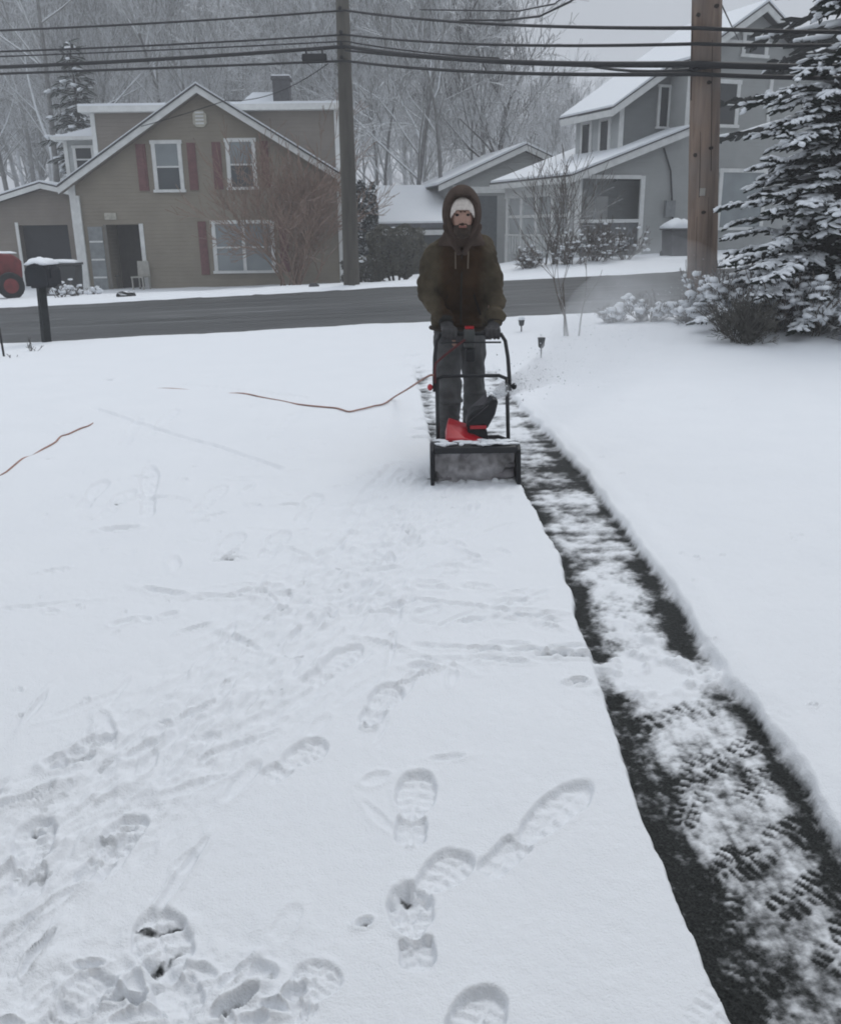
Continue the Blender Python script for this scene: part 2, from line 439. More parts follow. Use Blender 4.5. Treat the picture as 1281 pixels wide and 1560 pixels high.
def pxl(lst): return np.array([tuple(gnd(*p).xy) for p in lst])
def edge(lst):
    a = pxl(lst); a = a[np.argsort(a[:, 1])]; return lambda y: np.interp(y, a[:, 1], a[:, 0])
XL1 = edge([(1098, 1570), (1040, 1430), (1000, 1330), (960, 1230), (930, 1130), (908, 1055), (890, 1000), (868, 930), (845, 850), (808, 780), (782, 735)])
XR1 = edge([(1400, 1480), (1281, 1285), (1215, 1180), (1160, 1095), (1112, 1045), (1072, 985), (1040, 920), (985, 850), (937, 785), (900, 735), (845, 672), (790, 615), (760, 575)])
XL2 = edge([(660, 735), (655, 690), (642, 620), (628, 560), (640, 530)])
n1 = fbm(XX * 6, YY * 6, 4, 21) - .5; n2 = fbm(XX * 26, YY * 26, 3, 22) - .5
yb = 5.35
XLc = np.where(YY < yb, XL1(YY), XL2(YY))
wob = .028 * n1 * sst(2.6, 3.6, YY) + .016 * n1 + .012 * n2
sl = XX - XLc + wob; sr = XR1(YY) - XX + .060 * n1 + .012 * n2
strip = sst(0, .022, sl) * sst(0, .035, sr) * sst(10.4, 9.2, YY)
# what is left lying in the strip
wid = np.maximum(XR1(YY) - XLc, .2); s = np.clip((XX - XLc) / wid, 0, 1)
pa = fbm(XX * 5, YY * 5, 4, 31); pb = fbm(XX * 17, YY * 17, 3, 32); st = fbm(XX * 2.2, YY * 15, 3, 33); gr = fbm(XX * 60, YY * 60, 2, 34)
dark = .85 * np.exp(-((s - .10) / .13) ** 2) + .75 * np.exp(-((s - .90) / .07) ** 2)
ln_ = fbm(XX * 34, YY * 3.2, 3, 36)
near = .36 + .50 * (pa - .5) + .42 * (pb - .5) + .55 * (ln_ - .5) - .50 * dark + .40 * (gr - .5)
mid = .64 + .7 * (pa - .5) + .8 * (pb - .5) + .3 * (gr - .5) - .75 * (np.exp(-((s - .09) / .15) ** 2) + np.exp(-((s - .84) / .13) ** 2))
far = .30 + .8 * (st - .5) + .7 * (pb - .5) + .5 * (pa - .5) - .30 * (np.exp(-((s - .06) / .08) ** 2) + np.exp(-((s - .92) / .08) ** 2)) + .3 * sst(5.6, 7.5, YY)
rc = near * sst(2.72, 2.5, YY) + far * sst(3.75, 4.1, YY)
rc = rc + mid * (1 - sst(2.72, 2.5, YY) - sst(3.75, 4.1, YY))
rc = rc + .55 * np.exp(-((YY - 2.86) / .15) ** 2)
rc = np.clip(rc + .30 * (fbm(XX * 42, YY * 42, 2, 37) - .5) + .05, .0, 1)
clod = .020 * sst(.48, .8, pb) * np.exp(-((YY - 2.95) / .3) ** 2) + .008 * sst(.5, .8, pb)
Ts = .002 + .006 * rc + clod * rc
# soft berm on the lawn side of the strip
T += .012 * np.exp(-((XX - XR1(YY) - .07) / .06) ** 2) * (.4 + 1.2 * fbm(XX * 4, YY * 4, 3, 41)) * (YY < 8)
T = T * (1 - strip) + Ts * strip
C = C * (1 - strip) + rc * strip

def boot(toe, heel, depth=.022, wide=1.0, lug=.0065, rim=.004, bare=0.0, instrip=False, part='both', tilt=0.0, zs=.03):
    global T, C
    tp = gnd(*toe, zs); hp = gnd(*heel, zs); cx, cy = (tp.x + hp.x) / 2, (tp.y + hp.y) / 2
    L = sqrt((tp.x - hp.x) ** 2 + (tp.y - hp.y) ** 2); ax, ay = (tp.x - hp.x) / L, (tp.y - hp.y) / L
    wn = win(cx, cy, L * .9)
    if wn is None: return
    dx = XX[wn] - cx; dy = YY[wn] - cy
    jx = .016 * (fbm(XX[wn] * 18, YY[wn] * 18, 2, 51) - .5)
    a = (dx * ax + dy * ay) / (L / .30) + jx; b = (-dx * ay + dy * ax) / (.30 * wide) * .30 + jx
    k = .30 / .30
    d1 = np.sqrt(((a - .050) / .100) ** 2 + (b / (.050 + .008 * np.clip((a - .0) / .1, -1, 1))) ** 2)
    sole = sst(1.10, .93, d1)
    heelm = sst(.052, .044, np.abs(a + .103)) * sst(.043, .034, np.abs(b)) * sst(1.15, .95, np.sqrt(((a + .09) / .066) ** 2 + (b / .046) ** 2))
    arch = sst(.055, .045, np.abs(a + .045)) * sst(.034, .024, np.abs(b)) * .38
    if part == 'toe': heelm = heelm * 0; arch = arch * 0
    if part == 'heel': sole = sole * 0; arch = arch * 0
    mk = np.maximum(np.maximum(sole * (1 + tilt * np.clip(a / .12, -1, 1)), heelm), arch)
    lugs = sst(-.25, .35, np.sin(a * 2 * pi / .036 + 38 * np.abs(b))) * sst(.003, .008, np.abs(b))
    rimm = sst(1.5, 1.12, d1) * (1 - sole) * (1 - heelm)
    if instrip:
        C[wn] = np.clip(C[wn] - mk * (.05 + .34 * lugs) * strip[wn] * (-.2 + 2.0 * fbm(XX[wn] * 14, YY[wn] * 14, 3, 55)), 0, 1); T[wn] = T[wn] - .003 * mk * lugs
        return
    base = T[wn]
    T[wn] = np.maximum(base - depth * mk + (lug * lugs * (.2 + 1.2 * fbm(XX[wn] * 9, YY[wn] * 9, 2, 57)) + .010 * (fbm(XX[wn] * 55, YY[wn] * 55, 3, 58) - .5)) * np.maximum(sole, heelm) + rim * rimm * (fbm(XX[wn] * 20, YY[wn] * 20, 2, 52)), .002)
    if bare > 0:
        C[wn] = np.clip(C[wn] - bare * mk * (.25 + 1.5 * sst(.55, .92, np.maximum(d1 * (sole > .05), heelm * .75))) * (.5 + .9 * fbm(XX[wn] * 25, YY[wn] * 25, 3, 56)), 0, 1)

def dent(px, py, la, lb, ang, depth, bare=0.0, rim=.4, world=None):
    global T, C
    if world is None:
        p = gnd(px, py, .04); x, y = p.x, p.y
    else: x, y = world
    wn = win(x, y, max(la, lb) * 2.2)
    if wn is None: return
    dx = XX[wn] - x; dy = YY[wn] - y; c_, s_ = cos(ang), sin(ang)
    jt = 1 + .5 * (fbm(XX[wn] * 22, YY[wn] * 22, 2, 61) - .5)
    d = np.sqrt(((dx * c_ + dy * s_) / la) ** 2 + ((-dx * s_ + dy * c_) / lb) ** 2) * jt
    k = sst(1.05, .55, d)
    T[wn] = np.maximum(T[wn] - depth * k + rim * depth * sst(1.8, 1.1, d) * sst(.85, 1.05, d), .002)
    if bare > 0: C[wn] = np.clip(C[wn] - bare * sst(1.0, .35, d) * (.25 + 1.35 * fbm(XX[wn] * 48, YY[wn] * 30, 3, 62)), 0, 1)

def track(pts, width, depth, seed=0):      # shallow dragged line
    w_ = pxl(pts)
    for k in range(len(w_) - 1):
        n = max(2, int(np.hypot(*(w_[k + 1] - w_[k])) / .02))
        ang = math.atan2(w_[k + 1][1] - w_[k][1], w_[k + 1][0] - w_[k][0])
        for i in range(n):
            q = w_[k] + (w_[k + 1] - w_[k]) * i / n
            dent(0, 0, .045, width, ang, depth * (.6 + .8 * random.random()), 0, .3, (q[0], q[1]))

# trodden, scuffed trail across the driveway
trail = pxl([(660, 760), (560, 860), (470, 960), (380, 1060), (270, 1150), (130, 1270), (-40, 1400)])
seg_d = np.full(T.shape, 9.0); seg_t = np.zeros(T.shape)
for i in range(len(trail) - 1):
    a_, b_ = trail[i], trail[i + 1]; e_ = b_ - a_; tt = np.clip(((XX - a_[0]) * e_[0] + (YY - a_[1]) * e_[1]) / (e_ @ e_), 0, 1)
    dd_ = np.hypot(XX - a_[0] - tt * e_[0], YY - a_[1] - tt * e_[1]); seg_t = np.where(dd_ < seg_d, i + tt, seg_t); seg_d = np.minimum(seg_d, dd_)
tm_ = sst(1.0, .25, seg_d / (.22 + .085 * YY)) * (XX < XL1(YY) - .05) * sst(.35, .75, fbm(XX * 2.2, YY * 2.2, 3, 91) + .18)
tm_ = tm_ * (1 - sst(.55, .25, np.hypot((XX - .05) / 1.0, YY - 1.95)))
e_ = trail[0] - trail[-1]; e_ = e_ / np.hypot(*e_); al = XX * e_[0] + YY * e_[1]; ac = -XX * e_[1] + YY * e_[0]
wx = .05 * (fbm(XX * 5, YY * 5, 2, 92) - .5); rg = np.abs(fbm(al * 7, (ac + wx) * 24, 4, 93) - .5) * 2; lump = fbm(XX * 19 + wx * 40, YY * 19, 4, 94) - .5
T = T + tm_ * (.028 * (rg - .28) + .018 * lump)
bl_ = sst(1.72, 1.45, YY) * sst(-.1, -.35, XX + .25 * (fbm(XX * 4, YY * 4, 2, 95) - .5))
T = T + bl_ * (.030 * (np.abs(fbm(XX * 11, YY * 11, 4, 96) - .5) * 2 - .25) + .010 * lump)
C = np.clip(C - .6 * (.5 * bl_ + .8 * tm_) * sst(.70, .80, fbm(XX * 16 + 5, YY * 16, 3, 97)), 0, 1)
for k in range(90):
    t = random.random() ** .9 * (len(trail) - 1.001); i = int(t); q = trail[i] + (trail[i + 1] - trail[i]) * (t - i)
    sd = .26 + .05 * q[1]
    x = q[0] + random.gauss(0, sd * .8); y = q[1] + random.gauss(0, .18)
    if x > XL1(y) - .12 or (y < 2.6 and x > -.02 and y > 1.5): continue
    ang = math.atan2(trail[i][1] - trail[i + 1][1], trail[i][0] - trail[i + 1][0]) + random.gauss(0, .42)
    dent(0, 0, random.uniform(.04, .15), random.uniform(.014, .032), ang, random.uniform(.002, .010), 0, random.uniform(.3, .9), (x, y))
for k in range(150):                       # faint marks up towards the blower
    px = random.uniform(360, 760); py = random.uniform(600, 930)
    if random.random() < abs(px - 600) / 300: continue
    dent(px, py, random.uniform(.04, .13), random.uniform(.014, .03), random.gauss(.2, .5), random.uniform(.003, .009), 0, .8)
for k in range(26):                        # upper right scuffs near the strip
    px = random.uniform(560, 860); py = random.uniform(890, 1040)
    if px > 840 - (1040 - py) * .0: continue
    dent(px, py, random.uniform(.05, .14), random.uniform(.010, .025), random.gauss(.15, .35), random.uniform(.004, .013), 0, .7)
for k in range(14):                        # bottom left turmoil
    px = random.uniform(-20, 520); py = random.uniform(1450, 1570)
    dent(px, py, random.uniform(.02, .07), random.uniform(.008, .022), random.gauss(.5, .8), random.uniform(.004, .014), 0, .8)
for px, py, la, lb, a, d, b in [
    (250, 1105, .018, .010, 0, .03, .9), (563, 1111, .016, .011, .4, .03, .9), (350, 854, .05, .012, .1, .03, .75), (250, 905, .10, .018, -.4, .02, .2),
    (340, 912, .12, .012, -.15, .02, .35), (430, 932, .02, .015, 0, .02, .5), (440, 772, .05, .012, 0, .03, .45), (180, 808, .075, .025, .15, .03, .3),
    (215, 728, .07, .014, .5, .02, .15), (228, 760, .09, .03, 0, .02, .05), (555, 1410, .018, .010, .5, .016, .5), (845, 1000, .07, .016, .15, .03, .8),
    (885, 1003, .06, .014, .1, .03, .8), (815, 995, .05, .01, .2, .02, .5), (718, 948, .05, .015, .2, .02, .25), (640, 1020, .04, .02, 0, .02, .15),
    (607, 925, .07, .016, .4, .02, .2), (35, 928, .20, .012, .25, .012, .0), (575, 835, .06, .03, 0, .012, .0), (20, 1225, .10, .012, .7, .02, .2), (60, 1215, .05, .01, .7, .02, .5),
    (125, 1150, .05, .02, .7, .025, .35), (110, 1165, .06, .018, .5, .025, .3), (150, 1130, .05, .016, .4, .02, .3), (85, 1165, .03, .02, .3, .02, .2),
    (880, 1042, .030, .012, 0, .04, .95), (938, 1055, .05, .018, .2, .03, .95), (165, 577, .05, .05, 0, .02, .6), (1060, 852, .012, .012, 0, .02, .8),
    (755, 922, .04, .03, 0, .008, .05), (300, 960, .06, .012, .7, .02, .3), (310, 915, .05, .01, .1, .02, .3), (680, 1158, .05, .012, .15, .012, .1),
    (190, 1530, .04, .012, .1, .03, .6), (360, 1535, .05, .012, .7, .03, .6), (135, 1475, .03, .01, .1, .02, .4), (400, 1490, .03, .02, -.5, .02, .3),
    (618, 1362, .020, .008, -.4, .010, .6), (625, 1288, .008, .008, 0, .02, .9)]:
    dent(px, py, la * 1.25, lb * 1.5, a, d * .8, b * 1.25)
track([(140, 628), (260, 670), (330, 690), (430, 725)], .03, .006)
track([(250, 590), (320, 596), (400, 604), (470, 614)], .03, .006)
track([(480, 870), (600, 800), (640, 760)], .05, .003); track([(510, 850), (560, 760), (600, 720)], .05, .003)
track([(330, 1150), (460, 1090), (560, 1010)], .04, .003); track([(620, 930), (720, 940), (860, 965)], .02, .005)
track([(640, 1000), (780, 1010), (900, 1000)], .02, .005)
rb_ = random.Random(19)
for k in range(9):
    px = rb_.uniform(90, 470); py = rb_.uniform(620, 900); boot((px + rb_.uniform(5, 30), py - 22), (px - rb_.uniform(5, 30), py + 22), rb_.uniform(.008, .016), bare=rb_.choice((0, 0, .1)))
for k in range(40): dent(rb_.uniform(60, 520), rb_.uniform(600, 960), rb_.uniform(.03, .09), rb_.uniform(.012, .026), rb_.gauss(.2, .5), rb_.uniform(.004, .012), rb_.choice((0, 0, 0, .4)), .7)
boot((640, 1183), (622, 1292), .024); boot((893, 1200), (738, 1340), .022); boot((712, 1308), (600, 1400), .022, bare=.08)
boot((618, 1355), (640, 1486), .028, bare=.30, part='heel'); boot((618, 1355), (640, 1486), .018, bare=.0, part='toe')
boot((752, 1518), (660, 1665), .026, bare=.05); boot((58, 1252), (40, 1368), .022, bare=.05); boot((212, 1250), (130, 1352), .022, bare=.05); dent(55, 1263, .032, .012, -.3, .02, .9, .1); dent(197, 1259, .030, .009, .1, .02, .7, .1)
boot((232, 1400), (285, 1560), .020, 1.15, bare=.0, part='heel'); boot((232, 1400), (285, 1560), .022, 1.15, lug=.009, bare=.06, part='toe'); dent(232, 1419, .052, .017, .12, .004, .85, .0); dent(262, 1412, .030, .014, .15, .004, .9, .0); dent(246, 1468, .055, .020, .6, .004, .85, .0); dent(272, 1450, .022, .016, .9, .004, .8, .0)
boot((492, 1138), (405, 1196), .018, bare=.08); boot((230, 715), (225, 790), .02); boot((170, 1495), (60, 1600), .020, bare=.05)
boot((545, 990), (470, 1050), .018); boot((600, 1050), (560, 1110), .02); boot((500, 1480), (440, 1560), .010)
for a, b in [((1195, 1095), (1120, 1150)), ((1100, 1150), (1010, 1210)), ((1060, 1180), (1040, 1260)), ((1240, 1250), (1130, 1320)), ((1180, 1170), (1130, 1230)), ((1085, 1340), (1110, 1460)),
             ((1150, 1300), (1060, 1350)), ((1290, 1330), (1180, 1390)), ((1180, 1450), (1080, 1580)), ((1330, 1390), (1260, 1480)), ((1090, 1075), (960, 1110)), ((1150, 1510), (1060, 1600))]:
    boot(a, b, instrip=True, wide=1.1, zs=.005)
# small twigs / grass tufts breaking the lawn snow
for k in range(70):
    px = random.uniform(20, 1270); py = random.uniform(540, 1100)
    if px < 760 - .2 * (py - 540) or px > 830 + .45 * (py - 540): dent(px, py, random.uniform(.008, .02), random.uniform(.006, .012), random.uniform(0, 3), .012, random.uniform(.0, .7))
for k in range(26):
    px = random.uniform(900, 1300); py = random.uniform(505, 640); dent(px, py, .03, .02, 0, .01, random.uniform(.2, .6))
for px, py in [(1050, 515), (1075, 517), (1100, 518), (1130, 520), (1145, 521), (1240, 522), (1265, 522), (1060, 487), (1080, 500), (940, 503), (35, 520), (20, 535), (48, 518), (960, 520), (985, 512)]:
    dent(px, py, .12, .05, 0, .03, .8)
for px, py in [(628, 545), (634, 560), (640, 575), (650, 655), (645, 668), (655, 640)]: dent(px, py, .10, .07, .3, .03, .7)
# edge of the road
n3 = fbm(XX * 1.2, YY * 1.2, 4, 71) - .5
er = road_near(XX) + .35 * n3 - YY
T = np.where(er < .35, T * sst(-.02, .25, er) - .05 * sst(.06, -.05, er), T)
C = np.clip(C - .9 * sst(.16, .02, er) * (fbm(XX * 7, YY * 7, 3, 72) > .45), 0, 1)
snowg = grid_mesh('snow_covered_driveway', XX, YY, terrain(XX, YY) + T, MT['ground'], C)
tag(snowg, kind='structure')

# road
rx = np.linspace(-70, 70, 281); rt = np.linspace(0, 1, 25)
RX, RT = np.meshgrid(rx, rt); RY = (road_near(RX) - .8) * (1 - RT) + (road_far(RX) + .5) * RT
tag(grid_mesh('road', RX, RY, terrain(RX, RY) - .012 - .05 * np.abs(RT - .5) ** 2 + .006, MT['road']), kind='structure')
# snowy verge and yards beyond the road
vx = np.linspace(-45, 45, 451); vt = np.concatenate([np.linspace(0, 2.6, 40), np.linspace(2.75, 24, 90)])
VX, VT = np.meshgrid(vx, vt); nv = fbm(VX * 1.3, VT * 1.3 + 3, 4, 81) - .5
VY = road_far(VX) - .25 + VT
th_ = .085 * sst(.05, .55, VT + .8 * nv) + .10 * (fbm(VX * .8, VT * .8, 3, 82) - .5) * sst(.4, 1.4, VT) - .03
tag(grid_mesh('snowy_verge', VX, VY, terrain(VX, VY) + th_, MT['snow']), kind='structure')
# ------------------------------------------------------------------ house parts
def window(house, off, x0, x1, z0, z1, y, gl='glass', mull=0, casing=.10, rail=True, cur=None):
    """double-hung window on a wall face at local y (facing -y): casing > pane, rail"""
    b = MB(off); c = casing
    b.box((x0, y - .05, z0), (x0 + c, y, z1)); b.box((x1 - c, y - .05, z0), (x1, y, z1))
    b.box((x0 - .03, y - .06, z1), (x1 + .03, y, z1 + c * .9)); b.box((x0 - .04, y - .09, z0 - c * .7), (x1 + .04, y, z0))
    wo = b.build('window', MT['white'], house)
    cells = []
    xs = np.linspace(x0 + c, x1 - c, mull + 2); hw = .05
    for k in range(mull + 1):
        cells.append((xs[k] + (hw if k else 0), xs[k + 1] - (hw if k < mull else 0)))
        if k: MB(off).box((xs[k] - hw, y - .045, z0), (xs[k] + hw, y, z1)).build('mullion', MT['white'], wo)
    zm = (z0 + z1) / 2
    for a, d in cells:
        if rail:
            MB(off).box((a, y - .035, zm - .025), (d, y - .004, zm + .025)).build('meeting_rail', MT['white'], wo)
            MB(off).box((a, y - .018, z0), (d, y - .006, zm - .025)).build('pane', MT[gl], wo)
            MB(off).box((a, y - .028, zm + .025), (d, y - .008, z1)).build('pane', MT[cur or gl], wo)
        else:
            MB(off).box((a, y - .018, z0), (d, y - .006, z1)).build('pane', MT[gl], wo)
    return wo
def slab(house, off, name, q, d, m):      # sloping board or roof layer: quad + thickness
    return MB(off).hull8(q, d).build(name, m, house)

# ------------------------------------------------------------------ unseen house added behind the viewpoint to shade the near snow
hho = V3(-1.0, -1.6, 0); hh = empty('unseen_shade_house', hho); tag(hh, 'unseen beige house added behind the viewpoint to shade the near snow', 'house')
MB().box((-9, -7, -.1), (8, 0, 5.6)).build('wall', MT['beige'], hh)
MB().hull8([(-9.4, .45, 5.5), (8.4, .45, 5.5), (8.4, -3.5, 7.9), (-9.4, -3.5, 7.9)], (0, 0, .15)).build('roof', MT['roof'], hh)
MB().hull8([(-9.4, -7.5, 5.5), (8.4, -7.5, 5.5), (8.4, -3.51, 7.9), (-9.4, -3.51, 7.9)], (0, 0, .15)).build('roof', MT['roof'], hh)
ndr = MB().box((-2.4, .002, 0), (2.4, .04, 2.2)).build('garage_door', MT['beige2'], hh)
for k in range(4): MB().box((-2.3, .042, .06 + k * .54), (2.3, .055, .54 + k * .54)).build('door_panel', MT['beige2'], ndr)

# ------------------------------------------------------------------ taupe house across the road
Y1 = 29.5
def A(px, py, Y=Y1):
    p = at(px, py, Y); return p.x, p.z
xl = A(120, 370)[0]; xr = A(520, 350)[0]; zb = -.50
xp, zp = A(303, 143); zel = A(108, 285)[1]; zer = A(522, 275)[1]
h1o = V3((xl + xr) / 2, Y1, -.3)
h1 = empty('taupe_house', h1o)
tag(h1, 'taupe clapboard house with front gable, red-brown shutters and white trim across the road', 'house')
dx0, dz1 = A(159, 342); dx1 = A(221, 400)[0]
# the porch recess is a notch in the front wall
MB(h1o).prism([(xl, zb), (dx0, zb), (dx0, dz1), (dx1, dz1), (dx1, zb), (xr, zb), (xr, zer), (xp, zp), (xl, zel)], Y1, Y1 + 1.4).build('front_wall', MT['beige'], h1)
MB(h1o).prism([(xl + .01, zb), (xr - .01, zb), (xr - .01, zer - .01), (xp, zp - .01), (xl + .01, zel - .01)], Y1 + 1.402, Y1 + 9).build('rear_walls', MT['beige2'], h1)
MB(h1o).box((dx0, Y1 + 1.2, zb), (dx1, Y1 + 1.39, dz1)).build('porch_back_wall', MT['dark'], h1)
dr = MB(h1o).box((dx0 + .25, Y1 + 1.15, zb + .2), (dx0 + 1.05, Y1 + 1.198, dz1 - .08)).build('door', mat('porch_door', (.05, .045, .038), .5), h1)
MB(h1o).ell((dx0 + .95, Y1 + 1.13, .75), .03).build('handle', MT['white'], dr)
MB(h1o).box((dx1 - .07, Y1 - .03, zb), (dx1 + .06, Y1 - .002, dz1 + .02)).build('porch_post', MT['white'], h1)
MB(h1o).box((dx0 - .05, Y1 - .02, zb), (dx0 + .05, Y1 - .002, dz1)).build('porch_jamb', mat('porch_jamb_paint', (.16, .15, .135), .6), h1)
MB(h1o).box((xl + .34, Y1 - .03, zb + .1), (dx0 - .08, Y1 - .003, A(140, 345)[1])).build('storm_panel', mat('storm_panel', (.22, .235, .24), .4), h1)
for k in range(3): MB(h1o).box((xl + .36, Y1 - .045, .1 + k * .55), (dx0 - .1, Y1 - .031, .15 + k * .55)).build('panel_rail', MT['white'], h1)
# corner boards
MB(h1o).box((xl - .10, Y1 - .05, zb), (xl + .10, Y1 - .002, zel + .1)).build('corner_board', MT['white'], h1)
MB(h1o).box((xl + .105, Y1 - .12, zb), (xl + .22, Y1 - .03, zel - .25)).build('downspout', MT['white'], h1)
MB(h1o).box((xr - .09, Y1 - .05, zb), (xr + .05, Y1 - .002, zer + .1)).build('corner_board', MT['white'], h1)
# rake boards and front roof slopes
oh = .35
def slope_pts(sx, ext):
    zl = zel if sx < 0 else zer; xe = xl if sx < 0 else xr
    k = (zp - zl) / (xp - xe); return (xe + sx * ext, zl + k * (sx * ext)), (xp, zp)
for sx in (-1, 1):
    (ex, ez), (px_, pz) = slope_pts(sx, .32)
    slab(h1, h1o, 'rake_board', [(ex, Y1 - oh, ez), (px_, Y1 - oh, pz), (px_, Y1 - oh, pz + .20), (ex, Y1 - oh, ez + .20)], (0, .05, 0), MT['white'])
    slab(h1, h1o, 'soffit', [(ex, Y1 - oh + .052, ez + .01), (px_, Y1 - oh + .052, pz + .01), (px_, Y1 - .003, pz + .01), (ex, Y1 - .003, ez + .01)], (0, 0, .05), MT['beige2'])
    rf = slab(h1, h1o, 'roof', [(ex, Y1 - oh - .03, ez + .203), (px_, Y1 - oh - .03, pz + .203), (px_, Y1 + 9, pz + .203), (ex, Y1 + 9, ez + .203)], (0, 0, .05), MT['roof'])
    slab(rf, h1o, 'roof_snow', [(ex, Y1 - oh + .02, ez + .254), (px_, Y1 - oh + .02, pz + .254), (px_, Y1 + 9, pz + .254), (ex, Y1 + 9, ez + .254)], (0, 0, .05), MT['snow'])
# full-width dormer block set back behind the gable
Yd = Y1 + 1.6
dl, dt = A(140, 172, Yd); drx, dt2 = A(512, 168, Yd)
MB(h1o).box((dl, Yd, 1.5), (drx, Yd + 5.5, dt)).build('dormer_wall', MT['beige2'], h1)
for x in (dl, drx): MB(h1o).box((x - .07, Yd - .04, 1.6), (x + .07, Yd - .002, dt)).build('corner_board', MT['white'], h1)
dr_ = MB(h1o).box((dl - .35, Yd - .3, dt + .002), (drx + .1, Yd + 5.9, dt + .18)).build('dormer_roof', MT['white'], h1)
MB(h1o).box((dl - .35, Yd - .28, dt + .182), (drx + .1, Yd + 5.9, dt + .25)).build('dormer_snow', MT['snow'], dr_)
# ridge behind, chimney
Yr = Yd + 2.2
r0 = A(330, 150, Yr); r1 = A(430, 148, Yr)
MB(h1o).prism([(A(345, 160, Yr)[0], dt + .2), (A(470, 160, Yr)[0], dt + .2), (A(415, 140, Yr)[0], dt + .85), (A(385, 140, Yr)[0], dt + .85)], Yr, Yr + 3).build('rear_roof_snow', MT['snow'], h1)
c0 = A(419, 165, Yr - .6); c1 = A(441, 122, Yr - .6)
ch = MB(h1o).box((c0[0], Yr - .9, dt + .24), (c1[0], Yr - .3, c1[1])).build('chimney', MT['brick'], h1)
MB(h1o).box((c0[0] - .04, Yr - .94, c1[1] + .001), (c1[0] + .04, Yr - .26, c1[1] + .10)).build('chimney_cap', MT['brick'], ch)
MB(h1o).box((c0[0] - .03, Yr - .92, c1[1] + .102), (c1[0] + .03, Yr - .28, c1[1] + .14)).build('chimney_snow', MT['snow'], ch)
# rear wing on the far left
Yw = Y1 + 4
wl = A(100, 230, Yw)[0]; wr = A(150, 230, Yw)[0]; wt = A(110, 214, Yw)[1]
MB(h1o).box((wl, Yw, -.3), (wr, Yw + 4, wt)).build('rear_wing_wall', MT['greylight'], h1)
MB(h1o).box((wl - .05, Yw - .04, -.3), (wl + .09, Yw - .002, wt)).build('corner_board', MT['white'], h1)
wrf = MB(h1o).box((wl - .35, Yw - .35, wt + .002), (wr, Yw + 4.3, wt + .12)).build('rear_wing_roof', MT['white'], h1)
MB(h1o).prism([(wl - .33, wt + .122), (wr, wt + .122), (wr, wt + .42), (wl + .35, wt + .24)], Yw - .33, Yw + 4.2).build('rear_wing_snow', MT['snow'], wrf)
ww = A(115, 260, Yw); ww1 = A(143, 225, Yw)
window(h1, h1o, ww[0], ww1[0], ww[1], ww1[1], Yw - .003, 'glassdark')
# windows and shutters
for (a, b_, c_, d_, mull, gl, cur) in [(230, 282, 219, 288, 0, 'glass', 'glasspale'), (343, 393, 216, 284, 0, 'glass', 'glasspale'), (322, 421, 341, 411, 1, 'glasspale', 'glasspale')]:
    x0, z1 = A(a, c_); x1, z0 = A(b_, d_)
    window(h1, h1o, x0, x1, z0, z1, Y1 - .003, gl, mull, .12, True, cur)
for a, b_, c_, d_ in [(206, 228, 219, 290), (284, 303, 217, 289), (322, 341, 216, 288), (396, 412, 214, 285), (301, 320, 337, 418), (424, 442, 335, 414)]:
    x0, z1 = A(a, c_); x1, z0 = A(b_, d_)
    sh = MB(h1o).box((x0, Y1 - .04, z0), (x1, Y1 - .003, z1)).build('shutter', MT['shutter'], h1)
    for k in range(2):
        za = z0 + .07 + k * (z1 - z0) / 2; zc_ = za + (z1 - z0) / 2 - .12
        MB(h1o).box((x0 + .06, Y1 - .055, za), (x1 - .06, Y1 - .041, zc_)).build('shutter_panel', MT['shutter'], sh)
x0, z1 = A(293, 168); x1, z0 = A(316, 193)
gv = MB(h1o).prism([(x0 + .1, z0), (x1 - .1, z0), (x1, z0 + .1), (x1, z1 - .1), (x1 - .1, z1), (x0 + .1, z1), (x0, z1 - .1), (x0, z0 + .1)], Y1 - .05, Y1 - .003).build('gable_vent', mat('vent_cream', (.45, .43, .36), .6), h1)
for k in range(4): MB(h1o).box((x0 + .08, Y1 - .065, z0 + .08 + k * .1), (x1 - .08, Y1 - .051, z0 + .13 + k * .1)).build('vent_slat', MT['white'], gv)
x0, z1 = A(159, 324); x1, z0 = A(178, 334)
MB(h1o).box((x0, Y1 - .03, z0), (x1, Y1 - .003, z1)).build('number_plate', mat('plate_cream', (.40, .385, .33), .5, .25, 12), h1)

# attached garage on the left
Yg = 33.0
def G(px, py): return A(px, py, Yg)
gxl = G(-70, 330)[0]; gxr = G(118, 300)[0]; gp = G(66, 287); gel = G(-70, 330)[1]; ger = G(118, 300)[1]
go = V3((gxl + gxr) / 2, Yg, -.35); gar = empty('garage', go)
tag(gar, 'low taupe garage with dark door left of the taupe house', 'garage')
g0 = G(28, 343); g1 = G(114, 430)
MB(go).prism([(gxl, -.6), (g0[0], -.6), (g0[0], g0[1]), (g1[0], g0[1]), (g1[0], -.6), (gxr, -.6), (gxr, ger), (gp[0], gp[1]), (gxl, gel)], Yg, Yg + .5).build('front_wall', MT['beige2'], gar)
MB(go).prism([(gxl + .01, -.6), (gxr - .01, -.6), (gxr - .01, ger - .01), (gp[0], gp[1] - .01), (gxl + .01, gel - .01)], Yg + .51, Yg + 6).build('rear_walls', MT['beige2'], gar)
gd = MB(go).box((g0[0], Yg + .35, -.6), (g1[0], Yg + .48, g0[1])).build('garage_door', MT['garage'], gar)
for k in range(4): MB(go).box((g0[0] + .05, Yg + .32, -.35 + k * .55), (g1[0] - .05, Yg + .349, .12 + k * .55)).build('door_panel', MT['garage'], gd)
MB(go).box((g0[0] - .11, Yg - .03, -.6), (g0[0] - .002, Yg - .002, g0[1] + .1)).build('door_trim', MT['white'], gar)
